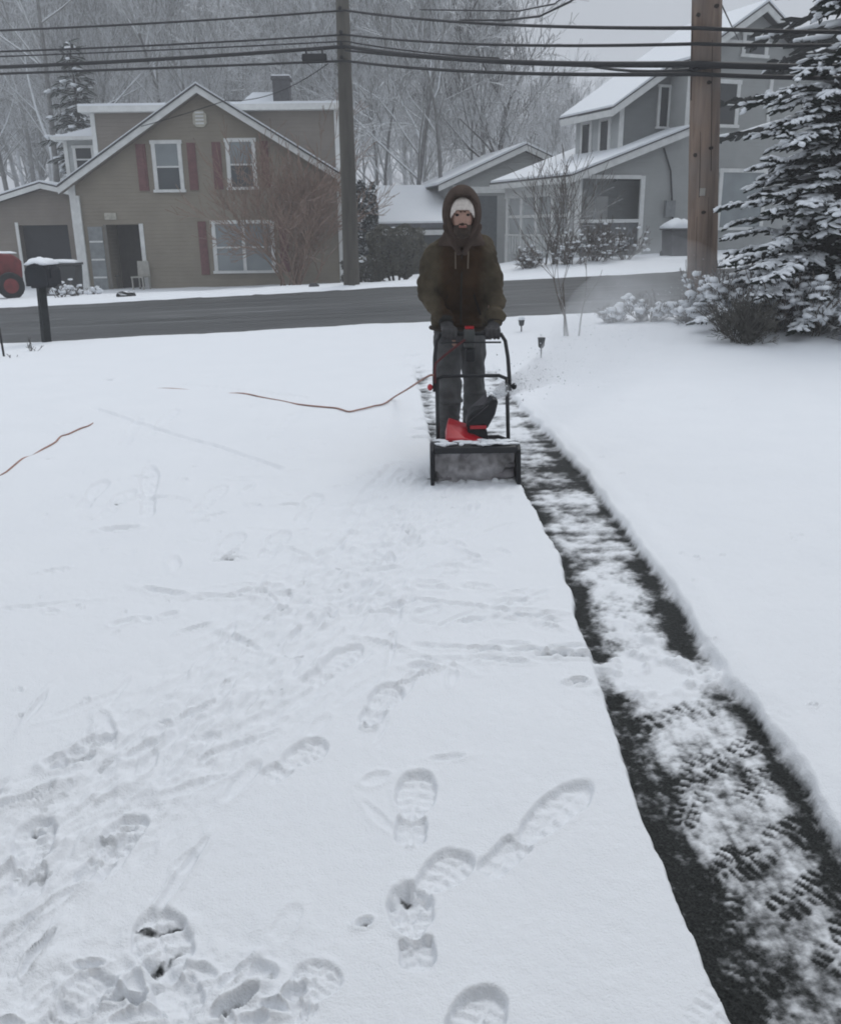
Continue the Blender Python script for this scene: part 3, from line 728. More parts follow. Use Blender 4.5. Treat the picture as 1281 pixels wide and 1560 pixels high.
for (ax_, az), in [((gxl - .3, gel - .10),), ((gxr + .3, ger - .04),)]:
    slab(gar, go, 'rake_board', [(ax_, Yg - .3, az), (gp[0], Yg - .3, gp[1]), (gp[0], Yg - .3, gp[1] + .16), (ax_, Yg - .3, az + .16)], (0, .04, 0), MT['white'])
    rf = slab(gar, go, 'roof', [(ax_, Yg - .3, az + .162), (gp[0], Yg - .3, gp[1] + .162), (gp[0], Yg + 6, gp[1] + .162), (ax_, Yg + 6, az + .162)], (0, 0, .05), MT['roof'])
    slab(rf, go, 'roof_snow', [(ax_, Yg - .28, az + .214), (gp[0], Yg - .28, gp[1] + .214), (gp[0], Yg + 6, gp[1] + .214), (ax_, Yg + 6, az + .214)], (0, 0, .06), MT['snow'])

# ------------------------------------------------------------------ grey house on the rise, turned to its own street line
PSI = radians(22)
gc = at(876, 392, 30.0); h2o = V3(gc.x, gc.y, 0)
h2 = empty('grey_house', h2o, PSI)
tag(h2, 'grey two-storey house with screened side porch and snowy roofs on the rise', 'house')
Z = V3(0, 0, 0)
rdir = V3(cos(PSI), sin(PSI), 0); bdir = V3(-sin(PSI), cos(PSI), 0)
def B(px, py, d=0.0):                   # pixel -> local (w, z) on the plane d metres behind the porch front
    r = ray(px, py); o = h2o + bdir * d; n = -bdir
    t = (o - V3(0, 0, CAMH)).dot(n) / r.dot(n); p = V3(0, 0, CAMH) + r * t
    return (p - h2o).dot(rdir), p.z
zb2 = .0
wA = B(1042, 205)[0]                     # porch meets main block
pz0 = B(876, 272)[1]; pz1 = B(1042, 207)[1]
D2 = 5.0
so0 = B(880, 268); so1 = B(978, 385); mid_z = B(930, 336)[1]
wo0, wo1, zo1, zo0 = .12, B(977, 300)[0], B(930, 272)[1], B(930, 384)[1]
# porch front wall with the screened opening as a notch, left wall low under the windows
MB(Z).prism([(wo1, zb2), (wA, zb2), (wA, pz1), (0.02, pz0), (0.02, zo1 + .02), (wo1, zo1 + .02)], 0.0, .14).build('porch_front_wall', MT['grey'], h2)
MB(Z).box((.02, .02, zb2), (wo1, .10, zo0)).build('porch_knee_wall', MT['greydark'], h2)
MB(Z).box((-.02, -.05, zb2), (.13, .12, zo1 + .02)).build('porch_post', MT['white'], h2)
MB(Z).box((wo1 - .08, -.06, zb2), (wo1 + .08, -.002, zo1 + .10)).build('porch_post', MT['white'], h2)
MB(Z).box((.13, -.055, zo1), (wo1 - .08, -.002, zo1 + .12)).build('porch_header', MT['white'], h2)
MB(Z).box((.13, -.05, mid_z - .06), (wo1 - .08, .05, mid_z + .05)).build('porch_rail', MT['white'], h2)
MB(Z).box((.13, .055, zo0 + .002), (wo1, .075, mid_z - .062)).build('porch_screen_lower', mat('porch_mesh', (.17, .18, .185), .7), h2)
ib = MB(Z).box((.12, 1.1, zb2), (wA - .02, 1.22, pz0 + .2)).build('porch_inner_wall', MT['greylight'], h2)
MB(Z).box((1.0, 1.05, zb2 + .5), (1.85, 1.098, zb2 + 2.45)).build('porch_door', MT['white'], ib)
MB(Z).box((.12, .15, zb2 + .3), (wA - .02, 1.04, zb2 + .42)).build('porch_floor', MT['greydark'], h2)
MB(Z).box((B(908, 300)[0] - .03, .03, mid_z + .05), (B(908, 300)[0] + .03, .054, zo1)).build('screen_bar', mat('screen_bar', (.25, .26, .265), .6), h2)
# porch left side: posts, windows, pale panels
MB(Z).box((-.0, .13, zb2), (.10, D2, 1.25)).build('porch_side_wall', MT['greylight'], h2)  # pale grey has the light on this left side in its colour
MB(Z).box((-.02, .13, pz0 - .45), (.12, D2, pz0 - .06)).build('porch_side_header', MT['white'], h2)
for k in range(5):
    y = .35 + k * 1.08
    MB(Z).box((-.05, y, zb2), (.11, y + .16, pz0 - .452)).build('porch_side_post', MT['white'], h2)
    if k < 4:
        MB(Z).box((.03, y + .165, 1.252), (.05, y + 1.075, pz0 - .454)).build('pane', MT['glassporch'], h2)
        MB(Z).box((-.03, y + .165, 1.80), (.02, y + 1.075, 1.90)).build('porch_side_rail', MT['white'], h2)
for k in range(22): MB(Z).box((-.035, .30 + k * .21, zb2 + .55), (-.004, .35 + k * .21, 1.18)).build('porch_baluster', MT['white'], h2)
MB(Z).box((-.045, .2, 1.182), (-.002, D2 - .1, 1.248)).build('porch_handrail', MT['white'], h2)
# porch roof
ex = -.45; kz = (pz1 - pz0) / wA
def pr(w_, y_, dz): return (w_, y_, pz0 + kz * w_ + dz)
slab(h2, Z, 'porch_rake_board', [pr(ex, -.32, .0), pr(wA - .01, -.32, .0), pr(wA - .01, -.32, .22), pr(ex, -.32, .22)], (0, .05, 0), MT['white'])
slab(h2, Z, 'porch_fascia', [pr(ex, -.26, .03), pr(ex, D2 + .4, .03), pr(ex, D2 + .4, .20), pr(ex, -.26, .20)], (.04, 0, 0), MT['white'])
slab(h2, Z, 'porch_soffit', [pr(ex + .05, -.26, .03), pr(-.03, -.26, .03), pr(-.03, D2, .03), pr(ex + .05, D2, .03)], (0, 0, .03), MT['grey'])
prf = slab(h2, Z, 'porch_roof', [pr(ex, -.34, .222), pr(wA - .01, -.34, .222), pr(wA - .01, D2 + .4, .222), pr(ex, D2 + .4, .222)], (0, 0, .04), MT['roof'])
slab(prf, Z, 'porch_roof_snow', [pr(ex + .02, -.32, .263), pr(wA - .01, -.32, .263), pr(wA - .01, D2 + .35, .263), pr(ex + .02, D2 + .35, .263)], (0, 0, .07), MT['snow'])
# main block: front gable
wl2 = B(944, 200, .9)[0]; zeave = B(940, 162, .9)[1]
wp, zp2 = B(1158, 20); wr2 = 2 * wp - wl2
kk = (zp2 - zeave) / (wp - wl2)
def roofz(w_): return zp2 - kk * abs(w_ - wp)
MB(Z).prism([(wA, zb2), (wr2, zb2), (wr2, roofz(wr2)), (wp, zp2), (wA, roofz(wA))], 0.0, 3.6).build('main_wall', MT['grey'], h2)
MB(Z).prism([(wl2, pz0), (wA - .003, pz0), (wA - .003, roofz(wA)), (wl2, roofz(wl2))], .9, 3.6).build('upper_wing_wall', MT['greydark'], h2)
MB(Z).box((wl2 - .03, .88, 2.9), (wl2 - .003, 3.58, roofz(wl2) - .02)).build('upper_side_wall', MT['greylight'], h2)  # paler siding than the front: this side's light is put into its colour
MB(Z).box((wl2 - .06, .84, 3.0), (wl2 + .10, .898, roofz(wl2))).build('corner_board', MT['white'], h2)
MB(Z).box((wA - .02, -.05, pz1 + .3), (wA + .12, -.002, roofz(wA) - .03)).build('corner_board', MT['white'], h2)
MB(Z).box((B(1172, 150)[0] - .07, -.05, B(1172, 185)[1]), (B(1172, 150)[0] + .07, -.002, B(1172, 115)[1])).build('corner_board', MT['white'], h2)
for y in (1.35, 2.50):                    # narrow windows on the upper side wall
    f = MB(Z).box((wl2 - .075, y, 3.55), (wl2 - .031, y + .72, 4.95)).build('side_window', MT['white'], h2)
    MB(Z).box((wl2 - .085, y + .15, 3.7), (wl2 - .076, y + .57, 4.85)).build('pane', MT['glassdark'], f)
# roof planes with snow
for sx in (-1, 1):
    we = (wl2 - .55) if sx < 0 else (wr2 + .5); ze = roofz(we)
    y0 = -.35
    fr = [(we, y0, ze), (wp, y0, zp2), (wp, y0, zp2 + .22), (we, y0, ze + .22)]
    if sx < 0:
        wm = wA - .25; zm_ = roofz(wm)
        slab(h2, Z, 'rake_board', [(wm, y0, zm_), (wp, y0, zp2), (wp, y0, zp2 + .24), (wm, y0, zm_ + .24)], (0, .05, 0), MT['white'])
        slab(h2, Z, 'rake_board', [(we, .55, ze), (wm, .55, zm_), (wm, .55, zm_ + .24), (we, .55, ze + .24)], (0, .05, 0), MT['white'])
        slab(h2, Z, 'eave_fascia', [(we, .605, ze + .02), (we, 3.8, ze + .02), (we, 3.8, ze + .22), (we, .605, ze + .22)], (.04, 0, 0), MT['white'])
        rf = slab(h2, Z, 'roof', [(we, .53, ze + .243), (wm, .53, zm_ + .243), (wm, 3.9, zm_ + .243), (we, 3.9, ze + .243)], (0, 0, .04), MT['roof'])
        slab(rf, Z, 'roof_snow', [(we + .03, .55, ze + .285), (wm, .55, zm_ + .285), (wm, 3.9, zm_ + .285), (we + .03, 3.9, ze + .285)], (0, 0, .08), MT['snow'])
        rf = slab(h2, Z, 'roof', [(wm + .003, y0 - .02, zm_ + .243), (wp, y0 - .02, zp2 + .243), (wp, 3.9, zp2 + .243), (wm + .003, 3.9, zm_ + .243)], (0, 0, .04), MT['roof'])
        slab(rf, Z, 'roof_snow', [(wm + .003, y0, zm_ + .285), (wp, y0, zp2 + .285), (wp, 3.9, zp2 + .285), (wm + .003, 3.9, zm_ + .285)], (0, 0, .08), MT['snow'])
    else:
        slab(h2, Z, 'rake_board', fr, (0, .05, 0), MT['white'])
        rf = slab(h2, Z, 'roof', [(we, y0 - .02, ze + .243), (wp, y0 - .02, zp2 + .243), (wp, 3.9, zp2 + .243), (we, 3.9, ze + .243)], (0, 0, .04), MT['roof'])
        slab(rf, Z, 'roof_snow', [(we, y0, ze + .285), (wp, y0, zp2 + .285), (wp, 3.9, zp2 + .285), (we, 3.9, ze + .285)], (0, 0, .08), MT['snow'])
MB(Z).box((B(1096, 68)[0], -.04, B(1155, 70)[1]), (B(1208, 68)[0], -.003, B(1155, 63)[1])).build('gable_trim', MT['white'], h2)
for a, b_, c_, d_, gl, rl in [(1089, 1122, 126, 190, 'glassdark', True), (1096, 1160, 262, 345, 'glasspale', False), (1131, 1168, 52, 84, 'glass', True)]:
    x0, z1 = B(a, c_); x1, z0 = B(b_, d_); window(h2, Z, x0, x1, z0, z1, -.003, gl, 0, .14, rl)
x0, z1 = B(1003, 132, .9); x1, z0 = B(1018, 193, .9)
window(h2, Z, x0, x1, z0, z1, .897, 'glassdark', 0, .09, False)
p_ = [V3(*((B(1010, 225)[0]), -.04, B(1010, 225)[1])), V3(B(1020, 260)[0], -.05, B(1020, 260)[1]), V3(B(1022, 300)[0], -.05, B(1022, 300)[1]), V3(B(1028, 330)[0], -.05, .7)]
MB(Z).tube(p_, .03).build('service_cable', MT['wire'], h2)
MB(Z).box((B(1012, 300)[0], -.14, B(1012, 330)[1]), (B(1026, 300)[0], -.003, B(1012, 305)[1])).build('meter_box', mat('meter_grey', (.2, .21, .215), .5), h2)
MB(Z).prism([(wA + .0, zb2 - .4), (wr2, zb2 - .4), (wr2, zb2 + .35), (wA, zb2 + .35)], -.03, -.004).build('foundation', MT['brick'], h2)

# wing behind the porch, gable turned with the house
wo_ = at(760, 300, 39.0); h3o = V3(wo_.x, 39.0, 0)
h3 = empty('grey_wing', h3o, radians(10)); tag(h3, 'small grey gabled wing with snowy roof behind the screened porch', 'house')
r3 = V3(cos(radians(10)), sin(radians(10)), 0); b3 = V3(-sin(radians(10)), cos(radians(10)), 0)
def W3(px, py):
    r = ray(px, py); t = (h3o - V3(0, 0, CAMH)).dot(-b3) / r.dot(-b3); p = V3(0, 0, CAMH) + r * t
    return (p - h3o).dot(r3), p.z
w0, z0_ = W3(682, 284); w1, z1_ = W3(798, 230); w2 = w1 * 2 - w0
MB(Z).prism([(w0, -1), (w2, -1), (w2, z0_), (w1, z1_), (w0, z0_)], 0, 7).build('wall', MT['grey'], h3)
MB(Z).box((W3(702, 300)[0], -.03, -1), (W3(757, 300)[0], -.003, W3(720, 298)[1])).build('door', mat('shed_door', (.075, .085, .09), .6), h3)
MB(Z).box((W3(692, 300)[0] - .08, -.05, -1), (W3(692, 300)[0] + .10, -.004, z0_ + .05)).build('corner_board', MT['white'], h3)
MB(Z).box((W3(700, 292)[0], -.04, W3(700, 294)[1]), (W3(770, 292)[0], -.004, W3(700, 284)[1])).build('header', MT['white'], h3)
for we, ze in ((w0 - .45, z0_ - .45 * (z1_ - z0_) / (w1 - w0)), (w2 + .45, z0_ - .45 * (z1_ - z0_) / (w1 - w0))):
    slab(h3, Z, 'rake_board', [(we, -.35, ze), (w1, -.35, z1_), (w1, -.35, z1_ + .22), (we, -.35, ze + .22)], (0, .05, 0), MT['white'])
    rf = slab(h3, Z, 'roof', [(we, -.37, ze + .223), (w1, -.37, z1_ + .223), (w1, 7.2, z1_ + .223), (we, 7.2, ze + .223)], (0, 0, .04), MT['roof'])
    slab(rf, Z, 'roof_snow', [(we, -.35, ze + .265), (w1, -.35, z1_ + .265), (w1, 7.2, z1_ + .265), (we, 7.2, ze + .265)], (0, 0, .09), MT['snow'])

# low outbuilding with a broad snowy roof
Ys = 37.0
s0 = at(552, 352, Ys); s1 = at(706, 350, Ys); st_ = at(610, 286, Ys + 4.5)
so = V3((s0.x + s1.x) / 2, Ys, -.9); sh_ = empty('low_outbuilding', so)
tag(sh_, 'low dark outbuilding with a broad snow-covered roof behind the clipped bush', 'shed')
MB(so).box((s0.x + .2, Ys, -1.2), (s1.x - .2, Ys + 4.4, s0.z - .05)).build('wall', mat('outbuilding_wall', (.07, .08, .082), .8), sh_)
MB(so).box((s0.x, Ys - .36, s0.z - .17), (s1.x, Ys - .3, s0.z + .02)).build('fascia', MT['white'], sh_)
rf = MB(so).hull8([(s0.x, Ys - .32, s0.z + .023), (s1.x, Ys - .32, s0.z + .023), (s1.x - .0, Ys + 4.5, st_.z), (s0.x, Ys + 4.5, st_.z)], (0, 0, .05)).build('roof', MT['roof'], sh_)
MB(so).hull8([(s0.x + .02, Ys - .28, s0.z + .28), (s1.x - .02, Ys - .28, s0.z + .28), (s1.x - .02, Ys + 4.5, st_.z + .052), (s0.x + .02, Ys + 4.5, st_.z + .052)], (0, 0, .07)).build('roof_snow', MT['snow'], rf)
MB(so).box((s0.x + .02, Ys - .27, s0.z + .10), (s1.x - .02, Ys - .1, s0.z + .279)).build('dark_gutter_board', mat('slate_edge', (.12, .125, .14), .8), rf)  # dark board along the eave under the roof snow
MB(so).hull8([(s0.x + .02, Ys + 4.51, st_.z + .05), (s1.x - .02, Ys + 4.51, st_.z + .05), (s1.x - .02, Ys + 9, s0.z), (s0.x + .02, Ys + 9, s0.z)], (0, 0, .07)).build('rear_roof_snow', MT['snow'], rf)

# ------------------------------------------------------------------ utility poles and wires
pf = at(530, 200, 23.6); zf = tz(pf.x, 23.6)
po = V3(at(536, 438, 23.6).x, 23.6, zf); pole2 = empty('utility_pole', po)
tag(pole2, 'dark weathered utility pole standing at the taupe house corner across the road', 'utility pole')
ptop = V3(po.x + .02, 23.6, 9.2)
MB(po).tube([po - V3(0, 0, .4), po + V3(0, 0, .5), V3(po.x + .01, 23.6, 4.5), ptop], [.215, .205, .175, .14], 14).build('shaft', MT['polefar'], pole2, True)
MB(po).box((po.x - .9, 23.40, 8.55), (po.x + .9, 23.52, 8.68)).build('crossarm', MT['polefar'], pole2)
for z in (at(525, 16, 23.6).z, at(525, 52, 23.6).z, at(525, 70, 23.6).z, at(525, 90, 23.6).z):
    MB(po).tube([(po.x - .03, 23.42, z), (po.x - .03, 23.30, z)], .045, 8).build('insulator', MT['blackbox'], pole2)
MB(po).box((po.x - .06, 23.30, .05), (po.x + .10, 23.41, .5)).build('ground_guard', MT['polefar'], pole2)

pn_ = at(1070, 452, 13.3); zn = tz(pn_.x, 13.3)
no = V3(pn_.x, 13.3, zn); pole1 = empty('utility_pole', no)
tag(pole1, 'thick brown wooden utility pole beside the snowy spruce at the roadside', 'utility pole')
nt_ = at(1077, -10, 13.3); ntop = no + (nt_ - no) * 1.75
MB(no).tube([no - V3(0, 0, .4), no + V3(0, 0, .1), no + (nt_ - no) * .5, nt_, ntop], [.215, .212, .203, .195, .165], 20).build('shaft', MT['pole'], pole1, True)
kn = mat('knot_dark', (.03, .022, .018), .9)
for px, py in [(1083, 225), (1072, 323), (1088, 318), (1080, 125), (1066, 20), (1092, 8), (1062, 235)]:
    c = at(px, py, 13.10)
    MB(no).ell((c.x, 13.3 - sqrt(max(.2 ** 2 - (c.x - (no.x + (nt_.x - no.x) * (c.z - no.z) / (nt_.z - no.z))) ** 2, 0)) - .002, c.z), (.035, .02, .025), 8, 6, jit=.4).build('knot', kn, pole1)
tg = at(1070, 292, 13.08); MB(no).box((tg.x - .035, tg.y - .012, tg.z - .05), (tg.x + .035, tg.y + .01, tg.z + .05)).build('pole_tag', mat('tag_tin', (.35, .33, .30), .5), pole1)
for px, y0_, y1_ in [(1060, 30, 150), (1085, 60, 260), (1068, 200, 300), (1079, 300, 420), (1063, 330, 425)]:
    p0_ = at(px, y0_, 13.1); p1_ = at(px - 2, y1_, 13.1); fx_ = lambda p: 13.3 - sqrt(max(.205 ** 2 - (p.x - (no.x + (nt_.x - no.x) * (p.z - no.z) / (nt_.z - no.z))) ** 2, 0)) + .002
    MB(no).tube([(p0_.x, fx_(p0_), p0_.z), (p1_.x, fx_(p1_), p1_.z)], [.003, .006], 5).build('drying_crack', kn, pole1)
ca = no + (nt_ - no) * ((at(1073, 105, 13.3).z - no.z) / (nt_.z - no.z))
MB(no).tube([ca + V3(-.25, -.1, 0), ca + V3(0, -.24, 0), ca + V3(.22, -.1, .02)], .03, 8).build('cable_clamp', MT['blackbox'], pole1)

def sag_path(a, b, sag, n=18):
    a = Vector(a); b = Vector(b)
    return [a.lerp(b, t) - V3(0, 0, sag * 4 * t * (1 - t)) for t in [k / n for k in range(n + 1)]]
def wire(label, pts, r, sag=.25):
    b = MB(pts[0])
    path = []
    for k in range(len(pts) - 1):
        sp = sag_path(pts[k], pts[k + 1], sag[k] if isinstance(sag, (list, tuple)) else sag)
        path += sp if k == 0 else sp[1:]
    o = b.tube(path, r, 6).build('overhead_wire', MT['wire'], None, True); o.location = pts[0]
    tag(o, label, 'wire', 'overhead wires along the road'); return o
def LW(py0, Y=24.5, px0=-420):           # far end of a wire off to the left
    return at(px0, py0, Y)
Yp = 23.32
def PP(py): return at(526, py, Yp)
def NP(py): return at(1062, py, 13.06)
def RW(py): return at(1400, py, 12.2)
wire('topmost thin black wire strung over the road', [LW(55), PP(15), NP(42), RW(48)], .024, [.12, .10, .02])
wire('thin black wire, second from the top of the strung wires', [LW(86), PP(52), NP(66), RW(66)], .022, [.10, .10, .02])
wire('thickest black cable sagging through the middle of the wires', [LW(112), PP(70), NP(97), RW(101)], .042, [.12, .12, .02])
wire('lowest black cable of the overhead wires', [LW(125), PP(92), NP(112), RW(119)], .028, [.02, .10, .02])
wire('thin strand twisted just above the thick middle cable', [LW(98), PP(62), at(760, 88, 19.0)], .016, [.05, .05])
wire('slim cable hanging between the thick cable and the lowest one', [PP(76), at(900, 100, 17.2), NP(105)], .022, [.05, .05])
wire('thin service wire dropping to the gable of the taupe house', [at(500, 96, Yp), at(345, 152, Y1 - .4), at(215, 192, Y1 - .5)], .011, [.25, .02])
wire('thick wire slanting up out of the picture above the grey wing', [at(905, -28, 16.), at(868, 2, 18.), at(822, 24, 20.), at(770, 30, 22.), at(700, 30, 23.4)], .022, .0)
wire('thin wire slanting up beside the thick one above the grey wing', [at(890, -30, 16.), at(845, 5, 18.), at(790, 16, 20.), at(640, 14, 23.3)], .014, .0)
wire('thin wire slanting up right of the brown pole', [at(1082, -30, 13.1), at(1112, 34, 20.), at(1125, 60, 29.2)], .012, .0)
bx = at(479, 88, Yp); sb = empty('splice_box', bx); tag(sb, 'black splice box hanging on the cables beside the far pole', 'cable box')
a, c = at(460, 82, Yp), at(498, 93, Yp)
MB(bx).box((a.x, Yp - .12, c.z), (c.x, Yp + .12, a.z)).build('case', MT['blackbox'], sb, bevel=.03)
for x in (a.x + .1, c.x - .1): MB(bx).box((x - .02, Yp - .02, a.z), (x + .02, Yp + .02, at(479, 73, Yp).z)).build('hanger', MT['blackbox'], sb)

# ------------------------------------------------------------------ trees
def grow(mb, p, d, L, r, lev, maxlev, rng, sides, up=.15, kids=(3, 5), ang=.7, gnarl=.12, shrink=.62, mn=.006, rmin=.006):
    n = 4 if lev < 2 else 3 if lev < maxlev else 2
    path = [p]; q = Vector(p); dd = Vector(d)
    for k in range(n):
        dd = (dd + V3(rng.gauss(0, gnarl), rng.gauss(0, gnarl), rng.gauss(0, gnarl) + up * .25)).normalized()
        q = q + dd * (L / n); path.append(q.copy())
    rad = [max(r * (1 - .65 * k / n), rmin) for k in range(n + 1)]
    mb.tube(path, rad, sides[min(lev, len(sides) - 1)], cap=False)
    if lev >= maxlev or L < mn: return
    nk = rng.randint(*kids) + (2 if lev == 0 else 0)
    for k in range(nk):
        t = rng.uniform(.32 if lev == 0 else .2, 1.0) if k < nk - 1 else 1.0
        f = t * n; i = min(int(f), n - 1); b = path[i].lerp(path[i + 1], f - i)
        loc = (path[min(i + 1, n)] - path[i]).normalized(); o = loc.orthogonal().normalized()
        o.rotate(Matrix.Rotation(rng.uniform(0, 2 * pi), 3, loc))
        a = ang * rng.uniform(.6, 1.3) * (1 if t < 1 else .35)
        nd = (loc * cos(a) + o * sin(a)); nd.z += up; nd.normalize()
        grow(mb, b, nd, L * shrink * rng.uniform(.75, 1.25) * (1.1 - .35 * t if lev == 0 else 1), max(r * (1 - .65 * t) * .72, rmin), lev + 1, maxlev, rng, sides, up, kids, ang, gnarl, shrink, mn, rmin)
def bare_tree_mesh(seed, H, r, maxlev=5, kids=(3, 5), ang=.62, sides=(7, 5, 3, 3, 3, 3), rmin=.008, up=.14, shrink=.60, stems=1):
    rng = random.Random(seed); trunk = MB(); crown = MB()
    n = 5; path = [V3(0, 0, -.3)]; d = V3(rng.gauss(0, .04), rng.gauss(0, .04), 1)
    for k in range(n):
        d = (d + V3(rng.gauss(0, .06), rng.gauss(0, .06), .05)).normalized(); path.append(path[-1] + d * (H * .62 / n))
    rad = [r * (1 - .6 * k / n) for k in range(n + 1)]; trunk.tube(path, rad, 8, cap=False)
    for k in range(rng.randint(9, 12)):
        t = rng.uniform(.35, 1.0) if k > 2 else 1.0
        f = t * n; i = min(int(f), n - 1); b = path[i].lerp(path[i + 1], f - i)
        a = rng.uniform(0, 2 * pi); tl = rng.uniform(.35, 1.0) if t < 1 else rng.uniform(.1, .45)
        nd = V3(cos(a) * sin(tl), sin(a) * sin(tl), cos(tl)).normalized()
        grow(crown, b, nd, H * .34 * (1.15 - .45 * t) * rng.uniform(.8, 1.2), rad[i] * .55, 1, maxlev, rng, sides, up, kids, ang, .13, shrink, .006, rmin)
    return trunk, crown
protos = []
for s_ in range(5):
    tr, crn = bare_tree_mesh(100 + s_, 15.0, .135, 5, (3, 5), rmin=.011)
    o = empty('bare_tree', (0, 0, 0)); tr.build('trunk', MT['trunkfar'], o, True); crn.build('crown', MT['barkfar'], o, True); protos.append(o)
spots = []
rt_ = random.Random(5)
for px in [8, 40, 78, 118, 165, 205, 250, 292, 338, 385, 420, 470, 505, 560, 592, 632, 668, 705, 742, 790, 826, 868, 905]:
    Yt = rt_.uniform(42, 58); spots.append((px + rt_.uniform(-14, 14), Yt, rt_.uniform(.85, 1.3)))
used = set()
for k, (px, Yt, sc_) in enumerate(spots):
    j = k % len(protos)
    if j in used: o = copy_tree(protos[j])
    else: o = protos[j]; used.add(j)
    x = at(px, 300, Yt).x
    if px > 700: sc_ *= .72 if px < 800 else .5
    o.location = (x, Yt, tz(x, Yt) - .05); o.scale = (sc_, sc_, sc_); o.rotation_euler = (0, 0, rt_.uniform(0, 6.28))
    tag(o, 'bare snow-dusted tree in the woods behind the houses', 'tree', 'bare trees in the woods')
# bigger, darker tree behind the outbuilding
tr, crn = bare_tree_mesh(321, 12.5, .20, 5, (3, 4), .75, rmin=.014, up=.10)
o = empty('spreading_tree', V3(at(745, 280, 46).x, 46, -.6)); tr.build('trunk', MT['barknear'], o, True); crn.build('crown', MT['barknear'], o, True)
tag(o, 'dark-limbed bare tree forking low behind the roof of the grey wing', 'tree')
# the mass of the wood beyond
far_src = []
for s_ in range(4):
    tr, crn = bare_tree_mesh(500 + s_, 15, .2, 4, (3, 4), sides=(4, 3, 3, 3, 3), rmin=.022, up=.2)
    v = np.array(tr.v + crn.v); nf = len(tr.v); f = tr.f + [tuple(i + nf for i in q) for q in crn.f]; far_src.append((v, np.array([q for q in f if len(q) == 4])))
VV, FF, nn_ = [], [], 0
for k in range(105):
    v, f = far_src[k % 4]
    Yt = rt_.uniform(60, 105); px = rt_.uniform(-90, 1000) if k % 6 else rt_.uniform(-60, 640); x = at(px, 300, Yt).x
    a = rt_.uniform(0, 6.28); sc_ = rt_.uniform(.8, 1.35) * (1.0 if px < 640 else .72 if px < 790 else .42)
    R_ = np.array([[cos(a), -sin(a), 0], [sin(a), cos(a), 0], [0, 0, 1]])
    VV.append(v @ R_.T * sc_ + [x, Yt, tz(x, Yt)]); FF.append(f + nn_); nn_ += len(v)
me = bpy.data.meshes.new('woods'); V_ = np.concatenate(VV).astype(np.float32); F_ = np.concatenate(FF).astype(np.int32)
me.vertices.add(len(V_)); me.vertices.foreach_set('co', V_.ravel()); me.loops.add(F_.size); me.loops.foreach_set('vertex_index', F_.ravel())
me.polygons.add(len(F_)); me.polygons.foreach_set('loop_start', np.arange(0, F_.size, 4, dtype=np.int32)); me.polygons.foreach_set('loop_total', np.full(len(F_), 4, np.int32))
me.update(calc_edges=True); me.materials.append(MT['barkfar'])
wd = bpy.data.objects.new('woods', me); COL.objects.link(wd); tag(wd, 'grey bare winter woods filling the hillside behind the houses', 'woods', kind='stuff')

